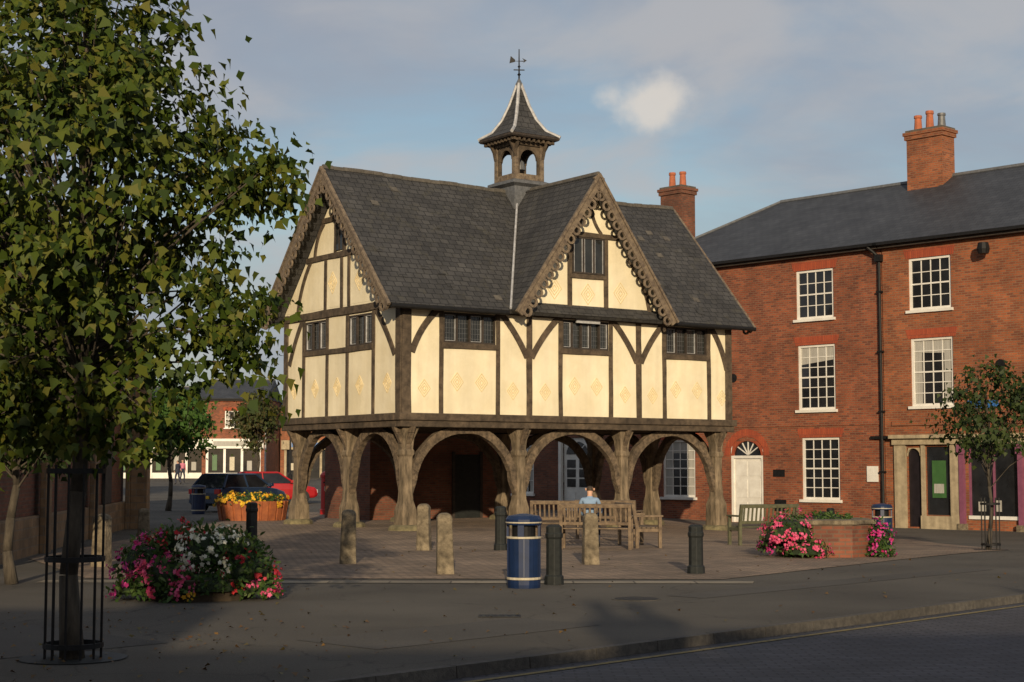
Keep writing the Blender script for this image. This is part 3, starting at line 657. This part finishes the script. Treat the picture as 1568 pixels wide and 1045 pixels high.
def shading_house(x0,x1,y,zt,zr,bm_):  # unseen houses behind the camera, added to cast shade on the foreground
    n=max(1,int((x1-x0)/2.6)); wins=[]
    for i in range(n):
        cx=(i+.5)*(x1-x0)/n
        for z in (.8,3.2): wins.append((cx-.5,cx+.5,z,z+1.3,2,4))
    e=house('shading_terraced_house',(x1,y,-.13),180,0,x1-x0,8,0,zt,zr,bm_,wins,roofm=slate)
    c=MB(); chimney(c,.6,4,zr-1,zr+.8,.9,.7,bm_,2); c.build('chimney',e)
for (x0,x1,zt,zr,b_) in ((-34,-20,8.8,12.0,brickA),(-19.9,-9.0,8.6,11.2,brickB),(-8.9,-2.8,6.4,8.9,brickA),(-2.7,2.6,5.6,7.8,brickD),(2.7,8.6,5.9,8.3,brickB),(8.7,20,6.4,8.8,brickA),(20.1,32,6.2,8.6,brickB)):  # ridge heights set by where their shadow should end
    shading_house(x0,x1,-12,zt,zr,b_)
# ------------------------------------------------------------------ foliage
MAPLE=[(0,0),(.50,.30),(.30,.46),(.0,1.0),(-.30,.46),(-.50,.30)]
OVAL=[(0,0),(.22,.3),(.18,.7),(0,1),(-.18,.7),(-.22,.3)]
PETAL=[(math.cos(a)*(.5 if i%2==0 else .33),math.sin(a)*(.5 if i%2==0 else .33)) for i,a in enumerate([k*math.pi/5 for k in range(10)])]
def leaves(name,pos,size,tip,nor,mat,shape,parent=None):
    N=len(pos); k=len(shape); sh=np.array(shape)
    tip=tip/np.linalg.norm(tip,axis=1,keepdims=True); side=np.cross(tip,nor); side/=np.linalg.norm(side,axis=1,keepdims=True)+1e-9
    nn=np.cross(side,tip)
    v=pos[:,None,:]+size[:,None,None]*(sh[None,:,0:1]*side[:,None,:]+sh[None,:,1:2]*tip[:,None,:]+(np.abs(sh[None,:,0:1])*.35-.25*sh[None,:,1:2]**2)*nn[:,None,:])
    v=v.reshape(-1,3).astype(np.float32)
    me=bpy.data.meshes.new(name); me.vertices.add(N*k); me.vertices.foreach_set('co',v.ravel())
    me.loops.add(N*k); me.loops.foreach_set('vertex_index',np.arange(N*k,dtype=np.int32))
    me.polygons.add(N); me.polygons.foreach_set('loop_start',(np.arange(N)*k).astype(np.int32))
    me.materials.append(mat); me.update(calc_edges=True); me.validate()
    ob=bpy.data.objects.new(name,me); COL.objects.link(ob)
    if parent: ob.parent=parent
    return ob
def tree(name,loc,H,crown,ncl,nleaf,lsize,mat,trunk_r,seed,csz=.35,droop=.8,shape=MAPLE,fork=.35,lean=(0,0),extra=[]):
    rs=np.random.RandomState(seed); e=empty(name,loc)
    cx,cy,cz,rx,ry,rz=crown; cl=[]
    while len(cl)<ncl:
        p=rs.uniform(-1,1,3); r=np.linalg.norm(p)
        if r>1 or r<.25: continue
        an=math.atan2(p[1],p[0]); lim=.80+.20*math.sin(3*an+seed)*math.cos(4*p[2]+seed)
        if r>lim: continue
        if rs.rand()>(.35+.65*r): continue
        w=1-.25*max(0,p[2])
        cl.append((cx+p[0]*rx*w,cy+p[1]*ry*w,cz+p[2]*rz))
    for (ex,ey,ez,er,en) in extra:
        for _ in range(en):
            p=rs.normal(0,.5,3)*er; cl.append((ex+p[0],ey+p[1],ez+p[2]))
    cl=np.array(cl); ncl=len(cl)
    mb=MB(); top=cz+rz*.55; pts=[]
    for i in range(9):
        t=i/8; pts.append(Vector((lean[0]*t+.05*math.sin(i*1.7+seed),lean[1]*t+.05*math.cos(i*1.3+seed),top*t)))
    for i in range(8): mb.cyl(pts[i],pts[i+1],trunk_r*(1-.8*i/8)*(1.25 if i==0 else 1),trunk_r*(1-.8*(i+1)/8),8,bark)
    for c in cl[::2]:
        c=Vector(c); t=min(.95,max(fork+.18*rs.rand(),(c.z/top)-.28)); k=t*8; i=min(7,int(k)); a=pts[i].lerp(pts[i+1],k-i)
        r=trunk_r*(1-.8*t)*.33; m1=a.lerp(c,.45)+Vector((0,0,-.04*(c-a).length)); m1.z+=.12*(c-a).length
        mb.cyl(a,m1,r,r*.6,5,bark,caps=False); mb.cyl(m1,c,r*.6,.006,5,bark,caps=False)
    mb.build('trunk_and_limbs',e,smooth=True,uv=False)
    n=ncl*nleaf
    ci=np.repeat(np.arange(ncl),nleaf); off=rs.normal(0,1,(n,3))*csz*np.array([1,1,.75])
    off*= (.5+.9*rs.rand(ncl))[ci][:,None]
    pos=cl[ci]+off; pos[:,2]-=.15*np.abs(off[:,0])
    out=pos-np.array([cx,cy,cz]); out/=np.linalg.norm(out,axis=1,keepdims=True)+1e-6
    tip=out*.6+rs.normal(0,.45,(n,3)); tip[:,2]-=droop
    nor=out*.6+rs.normal(0,.6,(n,3)); nor[:,2]+=.5
    leaves('foliage',pos,lsize*rs.uniform(.5,1.3,n),tip,nor,mat,shape,e)
    return e
tree('street_tree',(-3.9,14.4,0),6.5,(-.2,0,4.4,1.98,1.8,2.75),310,58,.102,leafA,.09,3,csz=.17,extra=[(1.6,0,4.35,.22,7),(1.35,.1,3.15,.25,8),(1.45,-.1,2.75,.25,7),(.2,0,2.1,.3,8),(-.8,.2,2.2,.4,12)])
tree('street_tree',(10.1,34,gz(10.1,34)),4,(.15,0,2.9,1.45,1.3,1.25),85,34,.105,leafD,.05,11,csz=.17,fork=.35)
tree('street_tree',(-13.2,62,0),6,(0,0,3.6,1.75,1.7,1.6),100,50,.17,leafG,.1,5,csz=.28)
tree('street_tree',(-13.6,86,gz(0,86)),6,(0,0,4.0,1.5,1.5,1.6),70,50,.18,leafO,.1,9,csz=.26)
tree('street_tree',(-7.3,23.5,0),6,(-.1,0,3.0,1.4,1.7,1.5),140,55,.125,leafD,.08,15,csz=.22)
tree('street_tree',(-22,78,gz(0,78)),8,(0,0,5,3.2,3,3),120,50,.28,leafD,.16,16,csz=.42)
# leaf litter
def litter():
    n=520; rs=np.random.RandomState(21); P=[]
    while len(P)<n:
        if len(P)<330: x,y=rs.normal(-3.6,1.8),rs.normal(15.2,2.6)
        else: x,y=rs.uniform(-6,9),rs.uniform(14,34)
        p=Vector((x,y))-K0
        if p.dot(kn)<.05: continue
        P.append((x,y,gz(x,y)+.018))
    P=np.array(P); tip=rs.normal(0,1,(n,3)); tip[:,2]*=.15; nor=rs.normal(0,.25,(n,3)); nor[:,2]+=1
    leaves('fallen_leaves',P,.055*rs.uniform(.5,1.2,n),tip,nor,leafF,MAPLE)
litter()
# ------------------------------------------------------------------ tree guards
def guard(loc,r,h,n,rings):
    mb=MB()
    for i in range(n):
        an=2*math.pi*i/n; x,y=r*math.cos(an),r*math.sin(an); mb.box(x-.009,x+.009,y-.009,y+.009,.0,h,black)
    for z in rings:
        for i in range(24):
            a=2*math.pi*i/24;b=2*math.pi*(i+1)/24
            vs=[]
            for zz in (z,z+.045):
                for rr in (r-.012,r+.014):
                    vs+=[(rr*math.cos(a),rr*math.sin(a),zz),(rr*math.cos(b),rr*math.sin(b),zz)]
            mb.add(vs,[(0,1,3,2),(4,6,7,5),(0,4,5,1),(2,3,7,6)],black)
    mb.lathe([(r*1.9,.004),(r*1.9,.012)],20,darkbol) 
    ob=mb.build('tree_guard'); ob.location=loc
guard((-3.9,14.4,0),.25,1.72,12,(.10,.86,1.64)); guard((10.1,34,gz(10.1,34)),.19,1.1,10,(.1,.95))
# ------------------------------------------------------------------ bollards
def bollard_s(x,y,h=.94):
    mb=MB(); w=.125
    mb.lathe([(w*1.12*q,-.02),(w*1.06*q,.25),(w*.96*q,h*.8),(w*.98*q,h-.08),(w*.75*q,h-.015),(w*.3*q,h)],4,stone,rot=math.pi/4)
    ob=mb.build('stone_bollard',bevel=.03); ob.location=(x,y,gz(x,y)); ob.rotation_euler=(R.uniform(-.02,.02),R.uniform(-.02,.02),R.uniform(-.3,.6))
def bollard_d(x,y,h=.86):
    mb=MB(); mb.lathe([(.145,-.01),(.14,.12),(.118,.14),(.115,h-.2),(.13,h-.18),(.13,h-.13),(.118,h-.11),(.118,h-.03),(.08,h)],8,darkbol)
    ob=mb.build('iron_bollard',bevel=.008); ob.location=(x,y,gz(x,y))
for p in ((-2.88,28.3,.95),(-1.79,32.8,.95),(-1.06,25.6,.97),(1.37,28.1,.9),(-7.0,27.5,.9),(-8.0,35,.8)): bollard_s(*p)
for p in ((.61,23.4,.86),(2.93,25.7,.78),(-5.3,32.8,.98),(-.23,32.8,.9),(9.3,47,.8),(8.2,42.5,.8)): bollard_d(*p)
def bin_(x,y,s=1):
    mb=MB(); n=20
    mb.lathe([(.235,0),(.24,.05),(.245,.7),(.25,.72)],n,blue); mb.lathe([(.252,.705),(.256,.71),(.256,.73),(.252,.735)],n,gold)
    mb.lathe([(.246,.12),(.250,.125),(.250,.15),(.246,.155)],n,gold)
    for i in range(4):
        a=math.pi/4+i*math.pi/2; mb.box(-.045,.045,-.245,-.215,.72,.91,blue,Matrix.Rotation(a+.6,4,'Z'))
    mb.lathe([(.17,.72),(.17,.9)],n,black); mb.lathe([(.255,.90),(.262,.92),(.262,.98),(.23,1.03),(.05,1.06)],n,blue); mb.lathe([(.262,.925),(.266,.93),(.266,.94),(.262,.945)],n,gold)
    for i in range(10):
        M=Matrix.Rotation(i*2*math.pi/10,4,'Z'); mb.box(-.008,.008,-.252,-.24,.16,.7,blue,M)
    ob=mb.build('litter_bin'); ob.location=(x,y,gz(x,y)); ob.scale=(s,s,s)
bin_(.167,22.8,.98); bin_(8.8,38.3,.95); bin_(-11.3,58,1)
def bench(x,y,ang,mat=wood,w=1.6):
    mb=MB(); h=w/2
    for sx in (-1,1):
        X=sx*(h-.04)
        mb.box(X-.035,X+.035,-.30,-.23,0,.66,mat); mb.box(X-.035,X+.035,.2,.27,0,.5,mat)
        M=Matrix.Translation((0,.235,.45))@Matrix.Rotation(-.18,4,'X'); mb.box(X-.034,X+.034,-.035,.035,0,.5,mat,M)
        mb.box(X-.045,X+.045,-.33,.26,.66,.70,mat); mb.box(X-.03,X+.03,-.23,.2,.35,.42,mat)
    for i in range(5): mb.box(-h+.08,h-.08,-.27+i*.1,-.19+i*.1,.42,.445,mat)
    M=Matrix.Translation((0,.235,.45))@Matrix.Rotation(-.18,4,'X')
    mb.box(-h+.07,h-.07,-.03,.03,.42,.5,mat,M); mb.box(-h+.07,h-.07,-.025,.025,.06,.12,mat,M)
    n=int(w/.11)
    for i in range(n): 
        xx=-h+.12+(w-.24)*i/(n-1); mb.box(xx-.02,xx+.02,-.012,.012,.12,.42,mat,M)
    ob=mb.build('park_bench',bevel=.006); ob.location=(x,y,gz(x,y)); ob.rotation_euler=(0,0,math.radians(ang)); return ob
bench(1.75,33.4,172,w=1.5); bench(2.72,34.6,100,w=1.6); bench(1.2,36.6,170,w=1.5); bench(5.7,36.6,200,woodg,1.5); bench(2.3,38.2,160,w=1.5)
# ------------------------------------------------------------------ flower planters
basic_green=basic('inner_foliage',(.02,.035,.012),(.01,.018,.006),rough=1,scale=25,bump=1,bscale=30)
def flowers(name,loc,domes,leafn,wallfn=None,ang=0,lsz=.08,fsz=.055,scale=1):
    e=empty(name,loc,ang,scale)
    if wallfn: wallfn(e)
    for di,(cx,cy,cz,rx,ry,rz,fm,nf) in enumerate(domes):
        def samp(n,rlo,rhi):
            v=NR.normal(0,1,(n,3)); v/=np.linalg.norm(v,axis=1,keepdims=True); v[:,2]=np.abs(v[:,2])*1.0-.45*NR.rand(n)
            r=NR.uniform(rlo,rhi,(n,1))*(1+.12*np.sin(9*v[:,:1]+di)*np.cos(7*v[:,1:2])); return np.array([cx,cy,cz])+v*r*np.array([rx,ry,rz]),v
        p,v=samp(leafn,.7,1.12); nn=v+NR.normal(0,.5,v.shape); tip=NR.normal(0,.7,v.shape)+v*.6
        p[:,2]=np.maximum(p[:,2],.02)
        leaves('greenery',p,lsz*NR.uniform(.6,1.4,leafn),tip,nn,leafB,OVAL,e)
        kc=max(3,nf//8); pc,vc=samp(kc,.98,1.16); idx=NR.randint(0,kc,nf)
        p=pc[idx]+NR.normal(0,.035,(nf,3)); v=vc[idx]+NR.normal(0,.35,(nf,3)); tip=np.cross(v,NR.normal(0,1,(nf,3)))
        p[:,2]=np.maximum(p[:,2],.03)
        leaves('blooms',p,fsz*NR.uniform(.7,1.4,nf),tip,v,fm,PETAL,e)
    mb=MB()
    for (cx,cy,cz,rx,ry,rz,fm,nf) in domes:
        mb.lathe([(1,-.2),(.95,.2),(.6,.62),(.1,.75)],12,basic_green,Matrix.Translation((cx,cy,cz))@Matrix.Diagonal((rx*.85,ry*.85,rz*.85,1)))
    mb.build('inner_greenery',e,uv=False)
    return e
def wA(e):
    mb=MB(); mb.lathe([(.70,-.02),(.74,.24),(.76,.28)],8,earth); mb.build('planter_tub',e,bevel=.02)
flowers('flower_planter',(-4.05,21.0,0),[(-.7,0,.42,.42,.45,.42,f_mag,300),(-.72,-.25,.12,.35,.35,.25,f_mag,170),(-.38,-.35,.28,.46,.42,.36,f_pink,380),(-.3,.1,.70,.38,.35,.30,f_red,220),(.12,-.1,.55,.44,.42,.46,f_white,560),(.45,.1,.58,.38,.4,.36,leafB,60),(.6,-.15,.32,.42,.4,.34,f_red,170),(.8,-.2,.12,.26,.28,.24,f_pink,170),(.15,-.45,.18,.5,.32,.28,f_yel,30),(-.2,-.5,.1,.35,.3,.2,f_pink,170)],400,wA,lsz=.085,fsz=.055,scale=.98)
def wB(e):
    mb=MB(); 
    mb.lathe([(.95,-.1),(.95,.62)],8,brickD,Matrix.Translation((.0,.4,0)),rot=math.pi/8); mb.lathe([(1.0,.622),(1.0,.70),(.9,.71)],8,stone,Matrix.Translation((.0,.4,0)),rot=math.pi/8); mb.build('brick_planter',e)
flowers('flower_planter',(6.0,30.6,gz(6,30.6)),[(-.78,-.25,.40,.52,.45,.5,f_pink,560),(-.5,-.5,.12,.45,.3,.25,f_pink,220),(-1.0,.1,.2,.3,.35,.3,f_mag,160),(.95,.0,.32,.26,.35,.42,f_mag,220),(.95,-.2,.1,.22,.25,.2,f_mag,100),(0,.4,.70,.6,.5,.1,leafB,50)],440,wB,lsz=.07,fsz=.052)
def wC(e):
    mb=MB(); mb.lathe([(1.0,0),(1.12,.62)],24,terr)
    for i in range(24):
        M=Matrix.Rotation(i*2*math.pi/24,4,'Z')@Matrix.Translation((0,-1.07,.3))@Matrix.Rotation(.16,4,'X'); mb.box(-.1,.1,-.03,.02,-.3,.32,terr,M)
    mb.build('planter_tub',e)
flowers('flower_planter',(-8.3,51.5,0),[(0,0,.6,1.1,1.1,.3,f_yel,600)],900,wC,lsz=.1,fsz=.09)
# ------------------------------------------------------------------ cars
def car(name,loc,ang,paint):
    e=empty(name,loc,ang); b=MB()
    st=[(-2.05,.72,.35,.72),(-1.95,.80,.28,.90),(-1.5,.85,.22,.95),(-.5,.86,.2,.93),(.7,.86,.2,.92),(1.3,.84,.22,.86),(1.85,.78,.28,.74),(2.0,.68,.36,.62)]
    rings=[[(x,-w,z0+.1),(x,-w*.93,z0),(x,w*.93,z0),(x,w,z0+.1),(x,w,(z0+z1)/2+.1),(x,w*.92,z1),(x,-w*.92,z1),(x,-w,(z0+z1)/2+.1)] for x,w,z0,z1 in st]
    vs=[p for r in rings for p in r]; fs=[]
    for i in range(len(st)-1):
        for k in range(8): fs.append((i*8+k,(i+1)*8+k,(i+1)*8+(k+1)%8,i*8+(k+1)%8))
    fs.append(tuple(range(8))); fs.append(tuple(len(vs)-8+k for k in range(7,-1,-1)))
    b.add(vs,fs,paint); b.build('body',e,bevel=.03)
    g=MB(); lo_=[(-1.85,-.77),(.95,-.77),(.95,.77),(-1.85,.77)]; hi=[(-1.45,-.6),(.25,-.6),(.25,.6),(-1.45,.6)]
    V=[(x,y,.92) for x,y in lo_]+[(x,y,1.40) for x,y in hi]
    g.add(V,[(0,1,5,4),(1,2,6,5),(2,3,7,6),(3,0,4,7)],glass)
    g.add([(x,y,1.395) for x,y in hi]+[(x*.95-.03,y*.9,1.45) for x,y in hi],[(0,1,5,4),(1,2,6,5),(2,3,7,6),(3,0,4,7),(4,5,6,7)],paint)
    for i in range(4): g.cyl(V[i],V[i+4],.045,.04,5,paint)
    for s in (-1,1):
        g.cyl((-.45,s*.775,.92),(-.5,s*.615,1.41),.04,.035,5,paint); g.cyl((-1.45,s*.6,1.4),(.25,s*.6,1.4),.03,.03,5,paint)
        g.box(.75,.9,s*.86-.09,s*.86+.09,.95,1.07,paint)
    g.build('cabin',e)
    w=MB()
    for x in (-1.25,1.3):
        for s in (-1,1):
            w.cyl((x,s*.70,.31),(x,s*.88,.31),.31,.31,20,rubber); w.cyl((x,s*.86,.31),(x,s*.89,.31),.2,.18,12,chrome)
    w.box(-2.07,-1.98,-.75,-.5,.68,.86,lamp_r); w.box(-2.07,-1.98,.5,.75,.68,.86,lamp_r); w.box(1.9,2.0,-.7,-.42,.5,.64,leadw); w.box(1.9,2.0,.42,.7,.5,.64,leadw)
    w.box(-2.1,-2.04,-.26,.26,.5,.61,f_yel); w.box(-2.1,-2.0,-.7,.7,.34,.46,paint)
    w.build('wheels_and_lamps',e)
car('parked_car',(-10.5,62,0),60,carblue); car('parked_car',(-10.9,73,gz(0,73)),14,carred)
mb=MB(); mb.lathe([(.26,0),(.26,.18),(.23,.2),(.23,1.3),(.27,1.32),(.27,1.4),(.2,1.5),(.05,1.56)],16,redp); mb.box(-.12,.12,-.245,-.2,1.12,1.17,black); mb.box(-.08,.08,-.24,-.2,.85,1.0,white)
mb.build('post_box').location=(-6.6,57.5,0)
mb=MB(); mb.cyl((0,0,0),(0,0,4.6),.06,.045,8,leadw); mb.box(-.35,.35,-.06,-.04,3.6,4.3,signb); mb.box(-.3,.3,-.065,-.061,3.7,4.2,white); mb.lathe([(.09,0),(.09,.6),(.06,.65)],8,leadw)
mb.build('street_sign').location=(-14.6,95,gz(0,95))
mb=MB(); mb.cyl((0,0,0),(0,0,5.2),.07,.05,8,black); mb.lathe([(.12,5.2),(.2,5.3),(.25,5.7),(.28,5.72),(.06,5.95)],8,leadw); mb.lathe([(.14,0),(.14,.7),(.08,.8)],8,black)
mb.build('street_lamp').location=(-15.2,110,gz(0,110))
# ------------------------------------------------------------------ people
def person(name,loc,ang,J,top,bottom,hair=hairm):
    names=list(J); me=bpy.data.meshes.new(name+'_sk')
    E=[('pel','waist'),('waist','chest'),('chest','neck'),('neck','head'),('head','crown'),
       ('chest','shL'),('shL','elL'),('elL','wrL'),('wrL','haL'),('chest','shR'),('shR','elR'),('elR','wrR'),('wrR','haR'),
       ('pel','hiL'),('hiL','knL'),('knL','anL'),('anL','toL'),('pel','hiR'),('hiR','knR'),('knR','anR'),('anR','toR')]
    me.from_pydata([J[n][:3] for n in names],[(names.index(a),names.index(b)) for a,b in E],[])
    ob=bpy.data.objects.new(name+'_tmp',me); COL.objects.link(ob)
    md=ob.modifiers.new('s','SKIN')
    sv=me.skin_vertices[0].data if me.skin_vertices else None
    if sv is None: return
    for i,n in enumerate(names): sv[i].radius=(J[n][3],J[n][3]*(.8 if n in('waist','chest','pel') else 1)); sv[i].use_root=(n=='pel')
    s=ob.modifiers.new('ss','SUBSURF'); s.levels=2; s.render_levels=2
    dg=bpy.context.evaluated_depsgraph_get(); dg.update(); m2=bpy.data.meshes.new_from_object(ob.evaluated_get(dg))
    bpy.data.objects.remove(ob)
    for m in (top,bottom,skin,hair,rubber): m2.materials.append(m)
    lab={'pel':1,'waist':0,'chest':0,'neck':2,'head':2,'crown':2,'shL':0,'elL':0,'wrL':2,'haL':2,'shR':0,'elR':0,'wrR':2,'haR':2,'hiL':1,'knL':1,'anL':4,'toL':4,'hiR':1,'knR':1,'anR':4,'toR':4}
    H=Vector(J['head'][:3])
    for p in m2.polygons:
        best=None;bd=9
        for a,b in E:
            A=Vector(J[a][:3]);B=Vector(J[b][:3]);t=max(0,min(1,(p.center-A).dot(B-A)/(B-A).length_squared)); d_=(p.center-A.lerp(B,t)).length
            if d_<bd: bd=d_;best=(a,b,t)
        k=lab[best[0]] if best[2]<.85 else lab[best[1]]
        if best[0] in('hiL','hiR'): k=1
        if best[0] in('knL','knR'): k=1 if best[2]<.92 else 4
        if best[0]=='head' or best[1]=='head' and best[2]>.6:
            k=2
            if p.center.z>H.z+.06 or (p.center.y-H.y)>.02: k=3
        p.material_index=k; p.use_smooth=True
    e=empty(name,loc,ang); o=bpy.data.objects.new('body',m2); COL.objects.link(o); o.parent=e
    f=MB(); h=H
    f.cyl((h.x,h.y-.095,h.z+.005),(h.x,h.y-.12,h.z-.02),.01,.016,6,skin)
    for s_ in (-1,1):
        f.lathe([(.001,-.012),(.012,0),(.001,.012)],6,black,Matrix.Translation((h.x+s_*.032,h.y-.088,h.z+.02))); f.cyl((h.x+s_*.085,h.y,h.z-.02),(h.x+s_*.088,h.y,h.z+.03),.015,.02,6,skin)
    f.box(h.x-.025,h.x+.025,h.y-.098,h.y-.085,h.z-.055,h.z-.047,lamp_r)
    for sd in ('L','R'):
        a=Vector(J['wr'+sd][:3]);b=Vector(J['ha'+sd][:3]);t=(b-a).normalized(); sdv=t.orthogonal().normalized()
        for k,lh in enumerate((.06,.075,.08,.068)):
            p=b+sdv*(k-1.5)*.02; m=p+t*lh*.55; n_=m+t*lh*.4+Vector((0,0,-.015)); f.cyl(p,m,.0095,.009,6,skin); f.cyl(m,n_,.009,.007,6,skin)
        p=a.lerp(b,.4)+sdv*.03; f.cyl(p,p+sdv*.04+t*.03,.011,.009,6,skin)
    f.build('face_and_fingers',e,smooth=True,uv=False); return e
stand=dict(pel=(0,0,.93,.13),waist=(0,0,1.08,.12),chest=(0,0,1.32,.14),neck=(0,0,1.48,.055),head=(0,-.01,1.60,.085),crown=(0,0,1.69,.07),
 shL=(.18,0,1.40,.062),elL=(.24,.04,1.12,.045),wrL=(.24,-.08,.90,.03),haL=(.24,-.11,.83,.035),shR=(-.18,0,1.40,.062),elR=(-.24,-.02,1.12,.045),wrR=(-.22,-.18,.93,.03),haR=(-.22,-.23,.88,.035),
 hiL=(.09,0,.88,.09),knL=(.1,-.12,.49,.062),anL=(.1,-.05,.09,.042),toL=(.11,-.2,.04,.04),hiR=(-.09,0,.88,.09),knR=(-.1,.03,.49,.062),anR=(-.1,.25,.12,.042),toR=(-.1,.14,.04,.04))
sit=dict(pel=(0,.08,.56,.14),waist=(0,.1,.72,.12),chest=(0,.06,.95,.13),neck=(0,.03,1.12,.05),head=(0,.0,1.23,.08),crown=(0,.01,1.315,.065),
 shL=(.16,.05,1.04,.055),elL=(.23,.0,.78,.042),wrL=(.14,-.2,.68,.03),haL=(.1,-.27,.67,.035),shR=(-.16,.05,1.04,.055),elR=(-.23,.0,.78,.042),wrR=(-.14,-.2,.68,.03),haR=(-.1,-.27,.67,.035),
 hiL=(.1,.02,.54,.09),knL=(.13,-.38,.53,.065),anL=(.13,-.4,.09,.042),toL=(.13,-.55,.04,.04),hiR=(-.1,.02,.54,.09),knR=(-.13,-.38,.53,.065),anR=(-.13,-.42,.09,.042),toR=(-.13,-.57,.04,.04))
try:
    person('seated_person',(1.62,33.42,gz(1.6,33.4)),172,sit,ltblue,navy)
    person('pedestrian',(-24.2,118,gz(0,118)),40,stand,pinkc,navy); person('pedestrian',(-23.3,112,gz(0,112)),-120,stand,navy,navy)
except Exception as ex:
    print('PERSON FAIL',ex)
# ------------------------------------------------------------------ light, sky, camera
EL=14; sdir=Vector((.02,-1,0)).normalized()
w=bpy.data.worlds.new('World'); sc.world=w; w.use_nodes=True; nt=w.node_tree; N=nt.nodes; Lk=nt.links
bg=N['Background']; bg.inputs[1].default_value=.1
sky=N.new('ShaderNodeTexSky'); sky.sky_type='NISHITA'; sky.sun_disc=False; sky.sun_elevation=math.radians(EL); sky.sun_rotation=math.atan2(sdir.x,sdir.y)
sky.air_density=1.0; sky.dust_density=1.5
tc=N.new('ShaderNodeTexCoord'); sp=N.new('ShaderNodeSeparateXYZ'); Lk.new(tc.outputs['Generated'],sp.inputs[0])
def mth(op,a,b=None):
    n=N.new('ShaderNodeMath'); n.operation=op
    if isinstance(a,(int,float)): n.inputs[0].default_value=a
    else: Lk.new(a,n.inputs[0])
    if b is not None:
        if isinstance(b,(int,float)): n.inputs[1].default_value=b
        else: Lk.new(b,n.inputs[1])
    return n.outputs[0]
zz=mth('ADD',mth('MAXIMUM',sp.outputs[2],0.0),.12)
cb=N.new('ShaderNodeCombineXYZ'); Lk.new(mth('DIVIDE',sp.outputs[0],zz),cb.inputs[0]); Lk.new(mth('DIVIDE',sp.outputs[1],zz),cb.inputs[1])
def cloud(scale,off,lo,hi,mx,col,prev,dist=.4):
    mp=N.new('ShaderNodeMapping'); mp.inputs['Location'].default_value=off; mp.inputs['Scale'].default_value=(1,.8,1); Lk.new(cb.outputs[0],mp.inputs[0])
    n1=N.new('ShaderNodeTexNoise'); n1.inputs['Scale'].default_value=scale; n1.inputs['Detail'].default_value=8; n1.inputs['Roughness'].default_value=.55; n1.inputs['Distortion'].default_value=dist
    Lk.new(mp.outputs[0],n1.inputs['Vector'])
    r1=N.new('ShaderNodeMapRange'); r1.inputs[1].default_value=lo; r1.inputs[2].default_value=hi; r1.inputs[4].default_value=mx; r1.interpolation_type='SMOOTHSTEP'; Lk.new(n1.outputs[0],r1.inputs[0])
    m1=N.new('ShaderNodeMixRGB'); Lk.new(r1.outputs[0],m1.inputs[0]); Lk.new(prev,m1.inputs[1]); m1.inputs[2].default_value=rgb(col); return m1.outputs[0]
c1=cloud(.8,(3.1,1.7,0),.28,.58,.85,(3.3,3.55,4.15),sky.outputs[0])
c2=cloud(1.9,(7.3,.4,0),.42,.68,.75,(4.7,4.65,4.75),c1)
vd=N.new('ShaderNodeVectorMath'); vd.operation='SUBTRACT'; Lk.new(tc.outputs['Generated'],vd.inputs[0]); vd.inputs[1].default_value=(.0867,.971,.2235)
vs_=N.new('ShaderNodeVectorMath'); vs_.operation='MULTIPLY'; Lk.new(vd.outputs[0],vs_.inputs[0]); vs_.inputs[1].default_value=(.8,.5,1.3)
ln=N.new('ShaderNodeVectorMath'); ln.operation='LENGTH'; Lk.new(vs_.outputs[0],ln.inputs[0])
n2=N.new('ShaderNodeTexNoise'); n2.inputs['Scale'].default_value=42; n2.inputs['Detail'].default_value=7; Lk.new(tc.outputs['Generated'],n2.inputs['Vector'])
dd=mth('ADD',ln.outputs['Value'],mth('MULTIPLY',mth('SUBTRACT',n2.outputs[0],.5),.05))
r2=N.new('ShaderNodeMapRange'); r2.inputs[1].default_value=.030; r2.inputs[2].default_value=.004; r2.interpolation_type='SMOOTHSTEP'; Lk.new(dd,r2.inputs[0])
m2=N.new('ShaderNodeMixRGB'); Lk.new(mth('MULTIPLY',r2.outputs[0],.85),m2.inputs[0]); Lk.new(c2,m2.inputs[1]); m2.inputs[2].default_value=(7.0,6.5,5.9,1)
Lk.new(m2.outputs[0],bg.inputs[0])
sun=bpy.data.lights.new('sun','SUN'); sun.energy=4.5; sun.angle=math.radians(.5); sun.color=(1,.80,.54)
so=bpy.data.objects.new('sun',sun); COL.objects.link(so)
d_=Vector((sdir.x*math.cos(math.radians(EL)),sdir.y*math.cos(math.radians(EL)),math.sin(math.radians(EL))))
so.rotation_euler=d_.to_track_quat('Z','Y').to_euler(); so.location=(0,-20,30)
cam=bpy.data.cameras.new('camera'); cam.lens=56.3; cam.sensor_width=36; cam.clip_end=5000; cam.clip_start=.1
co=bpy.data.objects.new('camera',cam); COL.objects.link(co); co.location=(0,0,1.7); co.rotation_euler=(math.radians(94.49),0,0)
sc.camera=co
